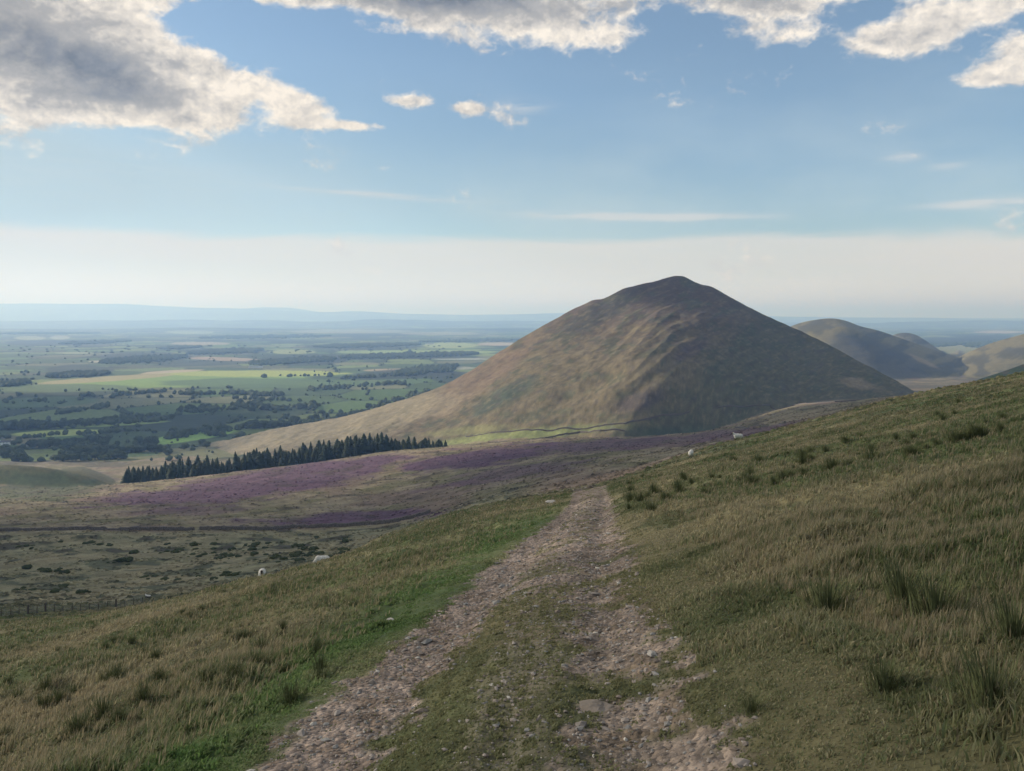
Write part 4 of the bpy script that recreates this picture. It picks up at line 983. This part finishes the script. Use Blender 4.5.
def build_tussocks():
    n = 90000; u = RNG.uniform(-.75, .75, n); d = np.exp(RNG.uniform(math.log(95), math.log(950), n)); x, y = u*d, d
    z, cat, uu, dd = H(x, y, full=True); k = (cat <= 1) & (RNG.random(n) < sst(-.5, .4, fbm(x, y, 1/14., 3, .55, 95)))
    x, y, z, cat, uu, dd = x[k], y[k], z[k], cat[k], uu[k], dd[k]; n = len(x)
    c = land_colour(x, y, z, cat, uu, dd)*RNG.choice([.55, .75, 1.0, 1.25], n)[:, None]
    s = (.16 + .30*RNG.random(n)**2)*(1 + y/700.)
    bv = np.array([(1, 0, 0), (.3, .95, 0), (-.8, .6, 0), (-.8, -.6, 0), (.3, -.95, 0), (.35, .2, .8), (-.3, -.1, 1.0)]); bf = np.array([(0, 1, 5), (1, 2, 5), (2, 6, 5), (2, 3, 6), (3, 4, 6), (4, 5, 6), (4, 0, 5)])
    J = 1 + RNG.uniform(-.35, .35, (n, len(bv))); P = bv[None]*J[..., None]*s[:, None, None]
    V = np.stack([P[..., 0]*1.5 + x[:, None], P[..., 1] + y[:, None], P[..., 2]*.9 + (z - .08)[:, None]], -1).reshape(-1, 3)
    Fc = (bf[None] + (np.arange(n)*len(bv))[:, None, None]).reshape(-1, 3)
    o = raw_mesh('moor_tussocks', V, Fc.ravel(), np.arange(len(Fc))*3, np.full(len(Fc), 3), M_PEB, smooth=True)
    c4 = np.ones((n, len(bv), 4), np.float32); c4[..., :3] = c[:, None]; a = o.data.color_attributes.new('tint', 'FLOAT_COLOR', 'POINT'); a.data.foreach_set('color', c4.ravel())
    tag(o, 'grass and heather tussocks over the rough pasture and moor', 'tussocks', kind='stuff')
build_tussocks()

# ------------------------------------------------------------------ gravel in the ruts
def build_gravel():
    X_, Y_, S_ = [], [], []
    for a, b, den, s0, s1 in [(2.2, 5, 520, .006, .022), (5, 9, 380, .008, .03), (9, 16, 150, .012, .04), (16, 32, 40, .02, .055)]:
        n = int((b-a)*4*den); y = RNG.uniform(a, b, n); x = path_c(y) + RNG.uniform(-2, 2, n); X_.append(x); Y_.append(y); S_.append(s0 + (s1-s0)*RNG.random(n)**5)
    x, y, s = map(np.concatenate, (X_, Y_, S_)); off = np.abs(x-path_c(y))/path_w(y)*1.6
    k = RNG.random(len(x)) < np.clip(stony(x, y)*1.1 + .16*(off < 1.5), 0, 1); x, y, s = x[k], y[k], s[k]; n = len(x); z = H(x, y)
    big = RNG.random(n) < .012; s = np.where(big, s*2.2, s)
    bm = bmesh.new(); bmesh.ops.create_icosphere(bm, subdivisions=1, radius=1.0); bv = np.array([v.co[:] for v in bm.verts]); bf = np.array([[v.index for v in f.verts] for f in bm.faces]); bm.free()
    J = 1 + RNG.uniform(-.32, .32, (n, len(bv))); sc3 = np.stack([RNG.uniform(.8, 1.5, n), RNG.uniform(.6, 1.1, n), RNG.uniform(.3, .65, n)], -1)
    P = bv[None]*J[..., None]*sc3[:, None]*s[:, None, None]; a = RNG.uniform(0, 6.28, n); ca, sa = np.cos(a)[:, None], np.sin(a)[:, None]
    V = np.stack([P[..., 0]*ca - P[..., 1]*sa + x[:, None], P[..., 0]*sa + P[..., 1]*ca + y[:, None], P[..., 2] + (z + s*.12)[:, None]], -1).reshape(-1, 3)
    Fc = (bf[None] + (np.arange(n)*len(bv))[:, None, None]).reshape(-1, 3)
    o = raw_mesh('gravel', V, Fc.ravel(), np.arange(len(Fc))*3, np.full(len(Fc), 3), M_PEB, smooth=False)
    t = RNG.random(n); c = lerp(np.broadcast_to(np.array([.225, .20, .178]), (n, 3)), (.145, .12, .10), sst(.3, .9, t)); c = lerp(c, (.36, .34, .30), RNG.random(n) < .05); c = lerp(c, (.19, .185, .175), RNG.random(n) < .2); c *= RNG.uniform(.75, 1.2, n)[:, None]
    c4 = np.ones((n, len(bv), 4), np.float32); c4[..., :3] = c[:, None]; at_ = o.data.color_attributes.new('tint', 'FLOAT_COLOR', 'POINT'); at_.data.foreach_set('color', c4.ravel())
    tag(o, 'loose pinkish gravel in the ruts of the track', 'gravel', kind='stuff'); print('gravel', n)
build_gravel()

# ------------------------------------------------------------------ unseen clouds added to shade the near ground, plain and steep hill
def shade_cloud(tx, ty, rx, ry, height, seed, lobes=26):
    """cumulus standing where the sun's rays towards (tx, ty) pass at the given height"""
    k = height/SV.z; c = Vector((tx, ty, -60)) + SV*k
    bm = bmesh.new(); r = random.Random(seed)
    for i in range(lobes):
        a = r.uniform(0, 6.28); q = math.sqrt(r.random())*.8
        lump(bm, (math.cos(a)*q*rx, math.sin(a)*q*ry, r.uniform(0, 60)), (rx*r.uniform(.28, .42), ry*r.uniform(.28, .42), r.uniform(60, 110)), 4, .35, 1.8, seed+i)
    o = bm_obj('unseen_shade_cloud', bm, M_SHADE_CLOUD); o.location = c; return tag(o, kind='structure')
shade_cloud(20, 430, 820, 680, 1500, 11)
shade_cloud(-1800, 2050, 640, 480, 1500, 23, 45)
shade_cloud(1000, 1600, 400, 440, 1500, 35, 90)  # added to darken the steep hill's right face

# ------------------------------------------------------------------ the hazy air
bm = bmesh.new(); box(bm, (0, 0, 100), (170000, 170000, 960))
me = bpy.data.meshes.new('haze'); bm.to_mesh(me); bm.free()
hz_ = bpy.data.objects.new('haze', me); COL.objects.link(hz_); hz_['kind'] = 'stuff'
mh = bpy.data.materials.new('haze'); mh.use_nodes = True; th = NT(mh.node_tree); th.n.remove(th.n['Principled BSDF'])
pv = th.new('ShaderNodeVolumePrincipled'); pv.inputs['Color'].default_value = (.32, .54, 1.0, 1); pv.inputs['Absorption Color'].default_value = (.66, .66, .66, 1); pv.inputs['Density'].default_value = 1.05e-4; pv.inputs['Anisotropy'].default_value = .25
th.l.new(pv.outputs[0], th.n['Material Output'].inputs['Volume']); me.materials.append(mh)
